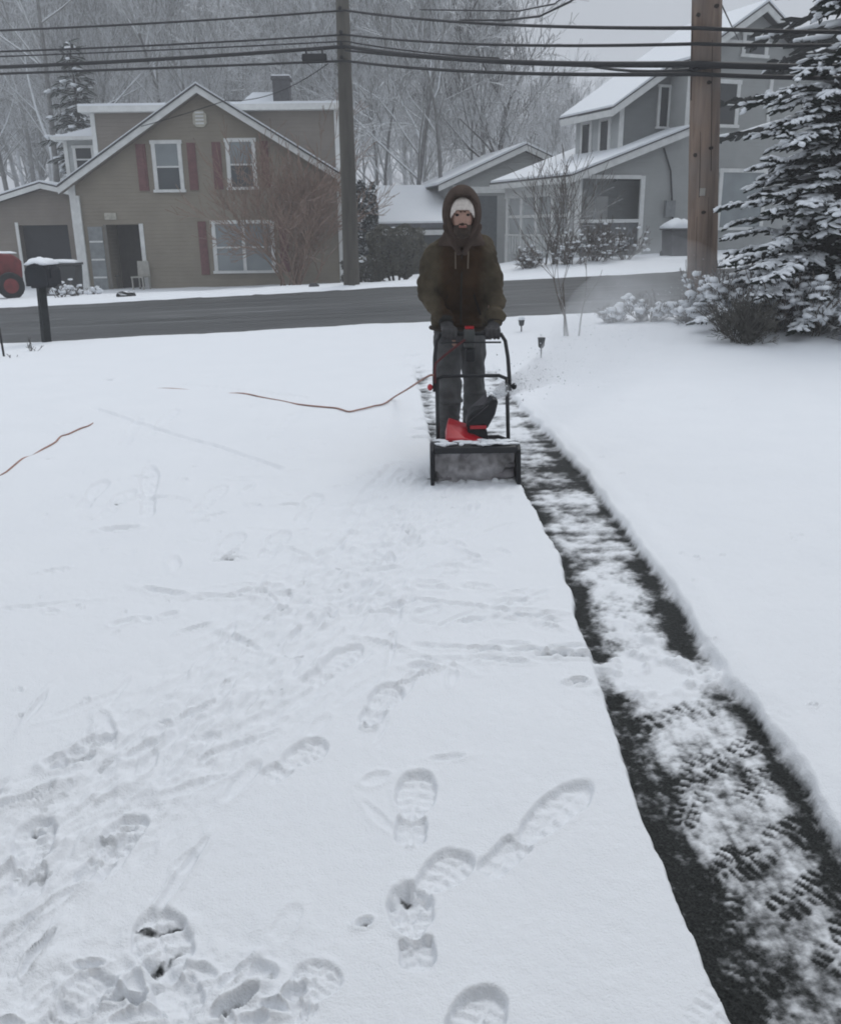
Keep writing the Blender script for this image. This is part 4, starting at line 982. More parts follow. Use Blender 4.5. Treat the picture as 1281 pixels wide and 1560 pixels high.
# conifers: boughs of needle sprays, snow lying along them
def conifer(name, base, H, R, nb, seed, label, needle, snowm, snow_p=.7, spray=.14, density=1.0, z0=.04, droop=.25, gap=None, wide=1.0):
    rng = random.Random(seed); o = empty(name, base)
    MB().tube([(0, 0, -.3), (0, 0, H * .5), (0, 0, H)], [H * .018, H * .012, .012], 8).build('trunk', MT['trunk'], o, True)
    nd = MB(); sn = MB(); br = MB()
    for k in range(nb):
        h = z0 + (1 - z0) * (k + rng.random()) / nb; h = h ** 1.15
        if gap and gap[0] < h < gap[1] and rng.random() < .7: continue
        L = R * ((1 - h) ** .75) * rng.choice((.5, .7, .85, 1.0, 1.0, 1.15, 1.3)) * rng.uniform(.9, 1.1) + .06; a = k * 2.39996 + rng.gauss(0, .3)
        d = V3(cos(a), sin(a), 0); z = h * H
        n = 6; path = [V3(0, 0, z)]
        for i in range(1, n + 1):
            t = i / n; path.append(d * (L * t) + V3(0, 0, z + L * (.22 * t - droop * 1.6 * t * t + .35 * droop * t ** 4) + rng.gauss(0, .02)))
        br.tube(path, [.020 * (1 - .8 * i / n) * (L / R + .3) for i in range(n + 1)], 4, cap=False)
        if snowm and rng.random() < snow_p * .8:
            sn.tube([p + V3(0, 0, spray * .14) for p in path[1:]], [spray * rng.uniform(.08, .30) for _ in path[1:]], 5)
        ns = int(L / spray * 4.0 * density) + 3
        for i in range(ns):
            t = (.12 + .88 * (i + rng.random()) / ns); f = t * n; ii = min(int(f), n - 1); b = path[ii].lerp(path[ii + 1], f - ii)
            loc = (path[ii + 1] - path[ii]).normalized(); side = loc.cross(V3(0, 0, 1)).normalized() * (1 if i % 2 else -1)
            sl_ = spray * rng.uniform(.9, 2.1) * (1.25 - .55 * t) * wide
            e = b + (side * rng.uniform(.4, 1) + loc * rng.uniform(.4, .9)).normalized() * sl_ + V3(0, 0, rng.uniform(-.35, .06) * sl_)
            ax = (e - b); un = ax.normalized()
            for m_ in range(4):                                   # needle fringes round the twig
                p = un.orthogonal().normalized(); p.rotate(Matrix.Rotation(m_ * pi / 4 + rng.uniform(-.2, .2), 3, un))
                wv = p * (spray * rng.uniform(.13, .22)); m0 = b.lerp(e, .5)
                nd.add([b - wv * .5, b + wv * .5, m0 + wv, e + wv * .25, e - wv * .25, m0 - wv], [(0, 1, 2, 5), (5, 2, 3, 4)])
            if rng.random() < snow_p * (.55 + .45 * t):
                q = un.to_track_quat('X', 'Z').to_matrix()
                for g_ in range(rng.choice((1, 2, 2, 3))):
                    k_ = rng.choice((.35, .5, .7, 1.0)); m0 = b.lerp(e, rng.uniform(.25, .85)) + V3(rng.gauss(0, .12), rng.gauss(0, .12), 1) * (spray * .17)
                    sn.ell(m0, (sl_ * rng.uniform(.34, .70) * k_, spray * rng.uniform(.22, .46) * k_, spray * rng.uniform(.12, .26) * k_), 6, 4, q, .8)
    br.build('boughs', MT['trunk'], o, True); nd.build('crown', needle, o)
    if snowm: sn.build('snow_load', snowm, o, True)['kind'] = 'stuff'
    tag(o, label, 'tree'); return o
sp = at(1256, 500, 11.6)
conifer('spruce_tree', V3(sp.x, 11.75, tz(sp.x, 11.75)), 5.1, 1.40, 330, 3, 'snow-laden dark green spruce tree at the right roadside', MT['needlesnow'], MT['branchsnow'], .80, .115, 1.25, .02, .22, (.55, .74))
pb_ = at(1300, 300, 24.); conifer('pine_tree', V3(pb_.x + 1.0, 25.0, .5), 13.5, 4.6, 130, 9, 'tall dark evergreen with drooping boughs beyond the spruce', mat('pine_needles', (.022, .028, .024), .9, .4, 2.), MT['branchsnow'], .10, .42, .55, .25, .2)
pl_ = at(128, 250, 40.); conifer('cedar_tree', V3(pl_.x, 40, -.3), 9.2, 2.2, 90, 12, 'snow-flecked evergreen rising behind the left garage', MT['needlefar'], MT['branchsnow'], .16, .34, .6, .1, .25)

# ------------------------------------------------------------------ shrubs
def shrub(name, base, H, R, stems, seed, label, m, lev=3, snowm=None, snow_n=0, kids=(3, 4), rmin=.006, spread=.7, cat='shrub', group=None, up=.1, r0=.02):
    rng = random.Random(seed); o = empty(name, base); b = MB()
    for k in range(stems):
        a = rng.uniform(0, 2 * pi); tl = rng.uniform(.05, spread); d = V3(cos(a) * sin(tl), sin(a) * sin(tl), cos(tl))
        grow(b, V3(rng.gauss(0, R * .12), rng.gauss(0, R * .12), -.05), d, H * .50 * rng.uniform(.75, 1.1), r0, 1, lev + 1, rng, (5, 4, 3, 3, 3), up, kids, .55, .12, .66, .01, rmin)
    b.build('twigs', m, o)
    if snowm:
        s2 = MB(); pts = [p for p in b.v if p[2] > H * .25]
        for k in range(snow_n):
            p = rng.choice(pts); s2.ell((p[0], p[1], p[2] + .01), (rng.uniform(.03, .09), rng.uniform(.03, .08), rng.uniform(.02, .045)), 6, 4, None, .5)
        s2.build('snow_load', snowm, o, True)['kind'] = 'stuff'
    tag(o, label, cat, group); return o
b0 = at(450, 432, 27.6); shrub('bare_shrub', V3(b0.x, 27.6, tz(b0.x, 27.6)), 3.7, 1.4, 18, 21, 'tall bare multi-stemmed shrub against the taupe house wall', MT['redtwig'], 4, rmin=.009, spread=.62, kids=(3, 4), up=.10, r0=.035)
b0 = on_terrain(864, 512, .05); shrub('sapling', V3(b0.x, b0.y, b0.z - .03), 1.9, .3, 2, 29, 'thin leafless sapling standing in the lawn snow near the road', MT['twig'], 2, kids=(2, 3), rmin=.004, spread=.25, cat='sapling', r0=.018)
b0 = on_terrain(886, 512, .05); shrub('sapling', V3(b0.x, b0.y, b0.z - .03), 1.5, .3, 1, 31, 'slighter leafless stem just right of the thin sapling', MT['twig'], 2, kids=(2, 2), rmin=.004, spread=.2, cat='sapling', r0=.014)
b0 = at(840, 405, 27.2); shrub('bare_shrub', V3(b0.x, 27.2, tz(b0.x, 27.2)), 3.2, 1.0, 7, 33, 'leaning bare shrub in front of the screened porch', MT['twig'], 3, rmin=.008, spread=.6, r0=.03)
for k, (px, py, Yq, H_, R_, lb) in enumerate([(905, 405, 27.4, 1.2, .9, 'snow-flecked low shrub below the screened porch opening'), (950, 402, 27.6, 1.0, .9, 'low shrub nearest the grey house wall beside the bin'), (865, 412, 26.6, .9, .7, 'brownish low shrub at the porch corner post'), (800, 412, 27.0, .7, .6, 'dark low shrub at the pale porch side wall')]):
    b0 = at(px, py, Yq); shrub('low_shrub', V3(b0.x, Yq, tz(b0.x, Yq)), H_, R_, 14, 40 + k, lb, MT['twig'], 3, MT['branchsnow'], 60, (3, 4), .008, 1.1, group='shrubs in front of the grey house')
# snow-laden thicket between the brown pole and the spruce
for k, (px, py, Yq, H_, lb, sn_) in enumerate([(1045, 468, 12.6, .42, 'snow-heaped low bush at the foot of the brown pole', 85), (985, 474, 13.0, .40, 'snow-flecked low bush left of the brown pole', 46), (930, 480, 13.2, .32, 'smallest snow-flecked bush at the lawn edge by the road', 45),
                                     (1105, 470, 12.2, .85, 'snow-laden bush between the brown pole and the spruce', 130), (1235, 502, 10.9, .75, 'snow-clotted bush under the spruce boughs at the right edge', 170), (1185, 490, 11.2, .8, 'snow-clotted bush just left under the spruce boughs', 190)]):
    b0 = at(px, py, Yq); shrub('snowy_bush', V3(b0.x, Yq, tz(b0.x, Yq) + .02), H_, .5, 16, 60 + k, lb, MT['twig'], 3, MT['branchsnow'], sn_, (3, 4), .005, 1.2, group='snowy bushes beside the road', r0=.012)
b0 = at(1135, 503, 10.7); shrub('bare_bush', V3(b0.x, 10.7, tz(b0.x, 10.7) + .03), .55, .45, 46, 71, 'dense grey-brown twiggy bush low in front of the spruce', mat('grey_twigs', (.10, .096, .085), .9, .35, 9.), 3, None, 0, (3, 4), .004, 1.15, r0=.008)
# clipped bush beside the outbuilding: leaves over an urn of stems
def leafball(name, base, rx, ry, rz, cz, n, seed, m, label, cat, leaf=.05, stem_r=.05, snow=0, under=True):
    rng = random.Random(seed); o = empty(name, base); b = MB()
    for k in range(n):
        v = V3(rng.gauss(0, 1), rng.gauss(0, 1), rng.gauss(0, 1)).normalized() * rng.uniform(.72, 1.03) ** .6
        v = V3(max(-.92, min(.92, v.x * 1.15)), max(-.92, min(.92, v.y * 1.15)), max(-.95, min(.85, v.z * 1.15)))
        lump = 1 + .10 * sin(v.x * 9 + seed) * cos(v.z * 7) + .07 * sin(v.y * 11)
        p = V3(v.x * rx * lump, v.y * ry * lump, cz + v.z * rz * lump)
        a1 = V3(rng.gauss(0, 1), rng.gauss(0, 1), rng.gauss(0, 1)).normalized(); a2 = a1.orthogonal().normalized(); s_ = leaf * rng.uniform(.6, 1.4)
        b.add([p - a1 * s_, p + a2 * s_ * .45, p + a1 * s_, p - a2 * s_ * .45], [(0, 1, 2, 3)])
    b.build('foliage', m, o)
    st = MB()
    for k in range(9):
        a = k * .7; st.tube([(cos(a) * rx * .25, sin(a) * ry * .25, -.05), (cos(a) * rx * .6, sin(a) * ry * .6, cz)], [stem_r * .5, stem_r * .25], 5)
    st.build('stems', MT['trunk'], o)
    if snow:
        s2 = MB()
        for k in range(snow):
            a = rng.uniform(0, 6.28); q = sqrt(rng.random()) * .85
            s2.ell((cos(a) * rx * q, sin(a) * ry * q, cz + rz * (.86 - .25 * q * q)), (rng.uniform(.06, .16), rng.uniform(.06, .15), rng.uniform(.02, .05)), 7, 4, None, .4)
        s2.build('snow_load', MT['branchsnow'], o, True)['kind'] = 'stuff'
    tag(o, label, cat); return o
b0 = at(606, 434, 25.5); leafball('clipped_bush', V3(b0.x, 25.5, tz(b0.x, 25.5)), .80, .75, .68, .88, 9000, 81, MT['hedge'], 'clipped urn-shaped bush right of the far utility pole', 'bush', .042, .07, 8)
b0 = at(552, 432, 27.0); leafball('low_hedge', V3(b0.x + .05, 27.0, tz(b0.x, 27)), .62, .5, .42, .42, 2200, 82, MT['hedge'], 'low hedge between the far utility pole and the clipped bush', 'hedge', .05, .05, 18)
b0 = at(548, 400, 31.5); leafball('columnar_evergreen', V3(b0.x + .1, 31.5, tz(b0.x, 31.5)), .55, .55, 1.65, 1.55, 4200, 83, MT['yew'], 'dark columnar evergreen behind the far utility pole', 'tree', .09, .06, 10)
# ------------------------------------------------------------------ mailbox
def snow_cap(parent, off, x0, x1, y0, y1, z, h, seed=0, name='snow_cap'):
    rng = random.Random(seed); n = 9; b = MB(off); rs = []
    for k in range(n):
        t = k / (n - 1); rr = sqrt(max(1 - (2 * t - 1) ** 2, .02)) ** .5
        ring = []
        for i in range(12):
            a = 2 * pi * i / 12; cx_ = (y0 + y1) / 2
            ring.append((x0 + (x1 - x0) * t, cx_ + cos(a) * (y1 - y0) / 2 * (.92 + .08 * rr), z + max(sin(a), -.08) * h * rr * (1 + rng.uniform(-.15, .15))))
        rs.append(ring)
    return b.rings(rs).build(name, MT['branchsnow'], parent, True)
mp = at(70, 505, 14.1); mo = V3(mp.x, 14.1, tz(mp.x, 14.1)); mb_ = empty('mailbox', mo)
tag(mb_, 'black mailbox on a leaning black post with a cap of snow, near the road', 'mailbox')
mtop = at(62, 432, 14.1); blk = mat('mailbox_black', (.010, .012, .017), .45, .3, 9)
MB(mo).tube([mo - V3(.0, 0, .3), V3(mp.x - .01, 14.1, mo.z + .1), V3(mtop.x, 14.1, mtop.z)], [.082, .08, .075], 4).build('post', mat('post_black', (.014, .017, .018), .8, .3, 12), mb_)
a, c = at(46, 402, 14.1), at(84, 434, 14.1); cxm = (a.x + c.x) / 2; hw = (c.x - a.x) / 2
prof = [(-hw, c.z), (hw, c.z), (hw, a.z - .12)] + [(hw * cos(t), a.z - .12 + .14 * sin(t)) for t in np.linspace(.2, pi - .2, 9)] + [(-hw, a.z - .12)]
MB(mo).prism([(cxm + x, z) for x, z in prof], 13.85, 14.38).build('box', blk, mb_, bevel=.008)
dr = MB(mo).prism([(cxm + x * .96, c.z + (z - c.z) * .97 + .004) for x, z in prof], 13.83, 13.848).build('door', blk, mb_)
MB(mo).box((cxm - .03, 13.80, a.z - .06), (cxm + .03, 13.829, a.z - .03)).build('handle', blk, dr)
MB(mo).box((cxm + hw + .002, 13.95, a.z - .2), (cxm + hw + .018, 13.98, a.z - .02)).build('flag', blk, mb_)
MB(mo).box((cxm - .12, 13.9, c.z - .03), (cxm + .12, 14.3, c.z - .001)).build('mounting_board', blk, mb_)
snow_cap(mb_, mo, cxm - hw * 1.02, cxm + hw * 1.02, 13.84, 14.38, a.z - .005, .10, 2)

# driveway stake at the picture's edge
k0 = at(6, 540, 12.2); st = empty('driveway_stake', V3(k0.x, 12.2, tz(k0.x, 12.2))); tag(st, 'thin dark stake in the snow in front of the mailbox', 'stake')
MB().tube([(0, 0, -.1), (-.02, 0, .9)], .016, 6).build('rod', MT['blackbox'], st); MB().tube([(-.017, 0, .72), (-.019, 0, .82)], .022, 8).build('reflector', mat('stake_band', (.25, .25, .26), .4), st)
b0 = at(45, 528, 12.8); shrub('dry_weed', V3(b0.x, 12.8, tz(b0.x, 12.8) + .03), .24, .1, 4, 91, 'small dry weed poking from the snow by the mailbox', mat('weed_brown', (.05, .045, .04), .9), 2, None, 0, (2, 3), .004, .9, cat='weed', r0=.007)
b0 = at(20, 540, 12.0); shrub('dry_weed', V3(b0.x, 12.0, tz(b0.x, 12.0) + .03), .12, .1, 4, 92, 'tiny dry weed beside the thin stake', mat('weed_brown2', (.06, .055, .05), .9), 2, None, 0, (2, 3), .004, 1.0, cat='weed', r0=.006)

# path lights in the lawn
def path_light(px, py, pxt, Yq, label, snow):
    b = on_terrain(px, py, .05); Yq = b.y; t = at(pxt[0], pxt[1], Yq); z0 = b.z - .01; h = t.z - z0
    o = empty('path_light', V3(b.x, Yq, z0)); dk = mat('lamp_dark', (.07, .073, .075), .5, .2)
    MB().tube([(0, 0, -.12), (0, 0, h * .55)], .009, 8).build('stake', dk, o)
    MB().tube([(0, 0, h * .5), (0, 0, h * .58), (0, 0, h * .9), (0, 0, h)], [.016, .034, .042, .046], 12).build('lamp_head', dk, o)
    if snow: MB().ell((0, 0, h + .02), (.05, .05, .035), 10, 6, None, .2).build('snow_cap', MT['branchsnow'], o, True)
    tag(o, label, 'path light', 'path lights in the lawn')
path_light(824, 545, (822, 514), 8.9, 'small dark path light standing in the snow right of the person', False)
path_light(794, 505, (796, 487), 11.4, 'snow-capped path light farther back, close behind the handle bar', True)

# ------------------------------------------------------------------ things by the taupe house
# red garden tractor at the left edge
tp = at(8, 458, 25.2); to_ = V3(tp.x - .80, 25.2, tz(tp.x, 25.2) + .03); trc = empty('garden_tractor', to_, radians(28)); trc.scale = (1.25, 1.25, 1.3)
tag(trc, 'red garden tractor with black tyres parked before the garage', 'tractor')
red = mat('tractor_red', (.15, .016, .018), .5, .35, 6, spec=.4); tyre = mat('tyre_black', (.012, .013, .015), .85, .3, 20)
MB().prism([(-.1, .42), (1.0, .42), (1.02, .78), (.85, .92), (.05, .98), (-.1, .9)], -.27, .27).build('hood', red, trc, bevel=.05)
MB().prism([(-1.0, .5), (-.2, .5), (-.25, .72), (-.85, .86), (-1.05, .75)], -.5, .5).build('fender', red, trc, bevel=.04)
MB().box((-.95, -.22, .28), (1.0, .22, .45)).build('chassis', MT['blackbox'], trc)
sd = MB().prism([(-.85, .87), (-.4, .87), (-.38, .98), (-.75, 1.0), (-.92, 1.35), (-1.02, 1.33)], -.24, .24).build('seat', MT['blackbox'], trc, bevel=.03)
MB().box((-.98, -.22, 1.36), (-.86, .22, 1.42)).build('snow', MT['branchsnow'], sd)
MB().tube([(-.15, 0, .9), (-.3, 0, 1.2)], .02).build('steering_column', MT['blackbox'], trc)
MB().tube([(-.3 + .0 + .09 * sin(t), .19 * cos(t), 1.2 + .16 * sin(t) * .6) for t in np.linspace(0, 2 * pi, 17)], .018).build('steering_wheel', MT['blackbox'], trc)
for x, y, r, w_ in [(-.72, -.5, .40, .24), (-.72, .5, .40, .24), (.72, -.42, .28, .17), (.72, .42, .28, .17)]:
    b = MB()
    secs = [(-.5, .62), (-.48, .93), (-.3, 1.0), (.3, 1.0), (.48, .93), (.5, .62)]
    b.rings([[(x + r * q * cos(2 * pi * k / 20), y + w_ * t, r + r * q * sin(2 * pi * k / 20)) for k in range(20)] for t, q in secs])
    wh = b.build('wheel', tyre, trc, True)
    MB().rings([[(x + r * .55 * cos(2 * pi * k / 16), y + w_ * t, r + r * .55 * sin(2 * pi * k / 16)) for k in range(16)] for t in (-.52, .52)]).build('rim', red, wh)
snow_cap(trc, (0, 0, 0), .0, .95, -.22, .22, .93, .05, 5)
# dark lidded bin with snow behind the mailbox
bp = at(98, 440, 26.5); bo = V3(bp.x, 26.5, tz(bp.x, 26.5)); bn = empty('storage_bin', bo); tag(bn, 'dark storage bin with snow on its lid behind the mailbox', 'bin')
MB().prism([(-.44, 0), (.44, 0), (.50, .9), (-.50, .9)], -.3, .3).build('tub', mat('tub_grey', (.045, .048, .05), .6), bn, bevel=.03); MB().box((-.53, -.34, .902), (.53, .34, .97)).build('lid', mat('lid_grey', (.06, .062, .065), .6), bn, bevel=.02)
snow_cap(bn, (0, 0, 0), -.5, .5, -.3, .3, .97, .10, 6)
for k, (px, Yq, s_, lb) in enumerate([(92, 24.2, .5, 'snow-covered low plant left of the white corner post'), (112, 24.5, .42, 'snow-covered low plant just beside the white corner post'), (142, 25.0, .34, 'snow-covered low plant right of the white corner post')]):
    b0 = at(px, 445, Yq); shrub('low_plant', V3(b0.x, Yq, tz(b0.x, Yq)), s_, .3, 10, 95 + k, lb, MT['twig'], 2, MT['branchsnow'], 26, (2, 3), .008, 1.2, 'plant', 'snowy plants by the taupe house')
# porch chair and planter
def chair(px, Yq, label, m, rz):
    b0 = at(px, 436, Yq); o = empty('porch_chair', V3(b0.x, Yq, -.3), rz); tag(o, label, 'chair')
    MB().box((-.22, -.22, .42), (.22, .22, .46)).build('seat', m, o); MB().prism([(-.22, .462), (.22, .462), (.20, .92), (-.20, .92)], .18, .22).build('backrest', m, o)
    for x in (-.19, .19):
        for y in (-.19, .19): MB().box((x - .02, y - .02, 0), (x + .02, y + .02, .419)).build('leg', m, o)
chair(172, 30.1, 'grey-brown chair inside the porch recess of the taupe house', mat('chair_taupe', (.12, .11, .10), .6), .2)
chair(216, 29.15, 'pale chair at the white porch post of the taupe house', mat('chair_pale', (.36, .35, .32), .6), -.3)
b0 = at(198, 456, 23.6); rk = MB().ell((0, 0, .05), (.26, .14, .13), 10, 7, None, .35).build('rock', snowed('rock_dark', (.035, .035, .036), .55, 1.0, .2), None); rk.location = (b0.x, 23.3, tz(b0.x, 23.3)); tag(rk, 'dark rock on the snowy verge below the porch', 'rock')
b0 = at(1096 * .4375, 446, 23.6); rk = MB().ell((0, 0, .04), (.16, .12, .10), 9, 6, None, .35).build('rock', MT['brick'], None); rk.location = (b0.x, 23.5, tz(b0.x, 23.5)); tag(rk, 'small dark rock on the verge left of the far pole', 'rock')
# bin by the grey house
bl = at(1028, 396, 28.4); tb = empty('trash_bin', V3(bl.x, 28.4, tz(bl.x, 28.4)), .3); tag(tb, 'grey trash bin with a thick slab of snow on top beside the grey house', 'bin')
gb = mat('bin_grey', (.085, .085, .088), .6); hb = at(1028, 350, 28.4).z - tz(bl.x, 28.4)
MB().prism([(-.30, 0), (.30, 0), (.36, hb), (-.36, hb)], -.3, .3).build('tub', gb, tb, bevel=.03); MB().box((-.39, -.34, hb + .002), (.39, .36, hb + .06)).build('lid', gb, tb)
snow_cap(tb, (0, 0, 0), -.42, .42, -.36, .36, hb + .06, .26, 8)
for x in (-.28, .28): MB().tube([(x - .03, .3, .1), (x + .03, .3, .1)], .1, 12).build('wheel', tyre, tb)

# ------------------------------------------------------------------ snow blower
XB = .338
sbo = V3(XB, 5.35, .045); blw = empty('snow_blower', sbo)
tag(blw, 'small black and red electric snow blower pushed by the person', 'snow blower')
bplast = mat('blower_black', (.014, .015, .018), .45, .3, 14, .002, 90); bred = mat('blower_red', (.40, .012, .022), .32, .2, 7, spec=.5)
dusty = mat('dusty_shell', (.50, .49, .51), .8, .3, 9., .004, 40)
W2 = .262; zg = .012
def prof_h(k):                            # side profile of the housing, in (y, z)
    return [(5.20, zg + .0), (5.17, zg + .05), (5.185, zg + .14), (5.215, zg + .245), (5.26, zg + .270), (5.36, zg + .265), (5.46, zg + .23), (5.51, zg + .14), (5.48, zg + .05), (5.42, zg + .0)]
for sx in (-1, 1):
    x = XB + sx * W2
    MB(sbo).prismx(prof_h(0), x - .012, x + .012).build('side_plate', bplast, blw, bevel=.005)
    MB(sbo).prismx([(5.19, zg - .01), (5.44, zg - .01), (5.42, zg + .025), (5.20, zg + .025)], x - .02 + sx * .013, x + .02 + sx * .013).build('skid', bplast, blw)
# curved inner shell
sh_p = [(5.262, zg + .255), (5.33, zg + .250), (5.38, zg + .225), (5.405, zg + .18), (5.415, zg + .12), (5.435, zg + .06), (5.37, zg + .012), (5.26, zg + .004)]
b = MB(sbo)
b.rings([[(XB - W2 + .013 + (2 * W2 - .026) * t, y, z) for t in np.linspace(0, 1, 9)] for y, z in sh_p] , close=False, cap=False)
so_ = b.build('housing_shell', dusty, blw, True); sm = so_.modifiers.new('s', 'SOLIDIFY'); sm.thickness = .010; sm.offset = -1
MB(sbo).prismx([(5.20, zg + .228), (5.22, zg + .262), (5.29, zg + .280), (5.29, zg + .262), (5.235, zg + .23)], XB - W2 + .013, XB + W2 - .013).build('top_lip', bplast, blw, bevel=.004)
MB(sbo).prismx([(5.235, zg - .012), (5.30, zg - .008), (5.30, zg + .006), (5.235, zg + .0)], XB - W2 + .013, XB + W2 - .013).build('scraper_bar', bplast, blw)
# auger: shaft, rubber paddles, snow caught in it
aug = MB(sbo).tube([(XB - W2 + .014, 5.315, zg + .125), (XB + W2 - .014, 5.315, zg + .125)], .018, 10).build('auger', dusty, blw, True)
for q in range(2):
    b = MB(sbo); n = 17; L_ = []; O_ = []
    for k in range(n):
        t = k / (n - 1); x = XB - W2 + .02 + (2 * W2 - .04) * t; a = q * pi + .7 + 1.3 * (1 - abs(2 * t - 1)); r = .092
        L_.append((x, 5.325 + .03 * cos(a), zg + .125 + .03 * sin(a))); O_.append((x, 5.325 + r * cos(a), zg + .125 + r * sin(a)))
    b.rings([L_, O_], close=False, cap=False); o = b.build('auger_paddle', mat('paddle_rubber', (.26, .25, .265), .8, .45, 12), aug, True)
    sm = o.modifiers.new('s', 'SOLIDIFY'); sm.thickness = .012
b = MB(sbo); rs_ = random.Random(4)
for k in range(42):
    b.ell((XB + rs_.uniform(-.23, .23), 5.25 + rs_.uniform(0, .10), zg + rs_.uniform(-.005, .03)), (rs_.uniform(.02, .06), rs_.uniform(.02, .05), rs_.uniform(.012, .035)), 7, 5, None, .4)
b.build('caught_snow', MT['branchsnow'], blw, True)
b = MB(sbo); gx_ = np.linspace(-.245, .245, 34); gz_ = np.linspace(.0, .215, 16)
b.rings([[(XB + x, 5.285 + .055 * (float(fbm(np.array(x * 14 + 3), np.array(z * 16), 3, 7)) - .5) * 2 + .10 * max(z - .09, 0) ** 1.0 + .05 * max(abs(x) - .17, 0), zg + z) for x in gx_] for z in gz_], close=False, cap=False)
b.build('packed_snow', mat('grey_packed_snow', (.40, .39, .405), .9, .35, 14., .008, 50), blw, True)
b = MB(sbo)
for k in range(34):
    b.ell((XB + rs_.uniform(-.24, .24), 5.235 + rs_.uniform(0, .10), zg + .276 + rs_.uniform(-.004, .006)), (rs_.uniform(.015, .06), rs_.uniform(.012, .03), rs_.uniform(.005, .012)), 7, 5, None, .4)
b.build('lying_snow', MT['branchsnow'], blw, True)
# wheels
for sx in (-1, 1):
    x = XB + sx * .20; cy_, cz_ = 5.60, zg + .085
    wh = MB(sbo).rings([[(x + .03 * t, cy_ + .09 * q * cos(2 * pi * k / 20), cz_ + .09 * q * sin(2 * pi * k / 20)) for k in range(20)] for t, q in [(-1, .7), (-.9, .97), (-.4, 1), (.4, 1), (.9, .97), (1, .7)]]).build('wheel', tyre, blw, True)
    MB(sbo).tube([(x - .032, cy_, cz_), (x + .032, cy_, cz_)], .035, 10).build('hub', bplast, wh)
# motor deck and red shroud
MB(sbo).box((XB - .20, 5.44, zg + .06), (XB + .20, 5.66, zg + .225)).build('motor_deck', bplast, blw, bevel=.03)
def AB(px, py, Yq): return at(px, py, Yq)
b = MB(sbo)
sec = []
for Yq, l_, r_, t_ in [(5.30, (683, 679), (742, 682), (680, 668, 736, 674)), (5.42, (680, 676), (748, 680), (681, 645, 744, 668)), (5.56, (682, 672), (744, 676), (683, 636, 738, 660)), (5.66, (686, 668), (738, 670), (690, 646, 728, 656))]:
    p0 = AB(*l_, Yq); p1 = AB(*r_, Yq); p2 = AB(t_[2], t_[3], Yq); p3 = AB(t_[0], t_[1], Yq)
    m1 = p1.lerp(p2, .6) + V3(.012, 0, .0); m2 = p2.lerp(p3, .5) + V3(0, 0, .012); m3 = p3.lerp(p0, .4) - V3(.010, 0, 0)
    sec.append([p0, p1, m1, p2, m2, p3, m3])
b.rings(sec); o = b.build('engine_shroud', bred, blw, False, bevel=.009)
for k in range(3):
    a = AB(692 + k * 11, 660 + k * 3, 5.385); MB(sbo).box((a.x - .014, 5.372, a.z - .006), (a.x + .014, 5.40, a.z + .006)).build('vent_slot', bplast, blw)
# discharge chute turned to the lawn
b = MB(sbo)
path = [AB(731, 682, 5.44), AB(731, 660, 5.45), AB(732, 645, 5.46), AB(737, 630, 5.46), AB(744, 618, 5.46), AB(752, 607, 5.45)]
rad = [(.085, .075), (.074, .07), (.068, .066), (.078, .066), (.090, .068), (.092, .066)]
rs = []
for i, p in enumerate(path):
    t = (path[min(i + 1, 5)] - path[max(i - 1, 0)]).normalized(); s_ = V3(0, 1, 0); u_ = t.cross(s_).normalized()
    r1, r2 = rad[i]
    ring = []
    for k in range(16):
        a = 2 * pi * k / 16; ca_, sa_ = cos(a), sin(a); q = (abs(ca_) ** 4 + abs(sa_) ** 4) ** -.25
        ring.append(p + u_ * (r1 * ca_ * q * .9) + s_ * (r2 * sa_ * q * .9))
    rs.append(ring)
def PP_(lst, Yq=5.44): return [(at(px, py, Yq).x, at(px, py, Yq).z) for px, py in lst]
o = MB(sbo).prism(PP_([(711, 646), (740, 649), (747, 683), (722, 684), (712, 665)]), 5.375, 5.515).build('chute', bplast, blw, bevel=.014)
MB(sbo).prism(PP_([(709, 647), (711, 634), (718, 623), (735, 616), (749, 603), (758, 607), (753, 628), (741, 650)]), 5.365, 5.525).build('chute_head', bplast, o, bevel=.014)
MB(sbo).tube([path[0] - V3(0, 0, .03), path[0] + V3(0, 0, .012)], [.10, .095], 18).build('chute_collar', bplast, o)
c = AB(727, 650, 5.37); MB(sbo).box((c.x - .045, 5.352, c.z - .010), (c.x + .055, 5.366, c.z + .010)).build('red_band', bred, o)
d0 = AB(713, 632, 5.44); d1 = AB(742, 609, 5.42)
MB(sbo).hull8([(d0.x, 5.355, d0.z - .03), (d0.x, 5.53, d0.z + .012), (d1.x, 5.53, d1.z + .015), (d1.x, 5.355, d1.z - .03)], (.004, 0, .008)).build('deflector', mat('deflector_grey', (.045, .042, .048), .4, .4, 8), o)  # lighter purple-grey plate along the top of the chute
# handle: lower frame, upper U-bar with crossbar, grip bar
def bar(pts, r=.0125, name='handle_tube', m=bplast, n=10): return MB(sbo).tube(pts, r, n).build(name, m, blw, True)
hx = .222
zt = at(766, 512, 5.76).z; zc = at(770, 577, 5.62).z; zl0 = at(770, 672, 5.45).z
for sx in (-1, 1):
    x = XB + sx * hx
    bar([(x, 5.47, zg + .19), (x, 5.47, zl0 + .02), (x, 5.62, zc)], .0125, 'lower_handle_tube')
    bar([(x + sx * .016, 5.59, zc - .07), (x + sx * .016, 5.625, zc + .01), (x + sx * .012, 5.70, (zt + zc) / 2), (x, 5.77, zt - .03), (x - sx * .03, 5.79, zt + .015)], .0125, 'upper_handle_tube')
    kb = MB(sbo).ell((x + sx * .045, 5.605, zc - .045), (.018, .022, .022), 10, 6).build('clamp_knob', bred if sx < 0 else bplast, blw, True)
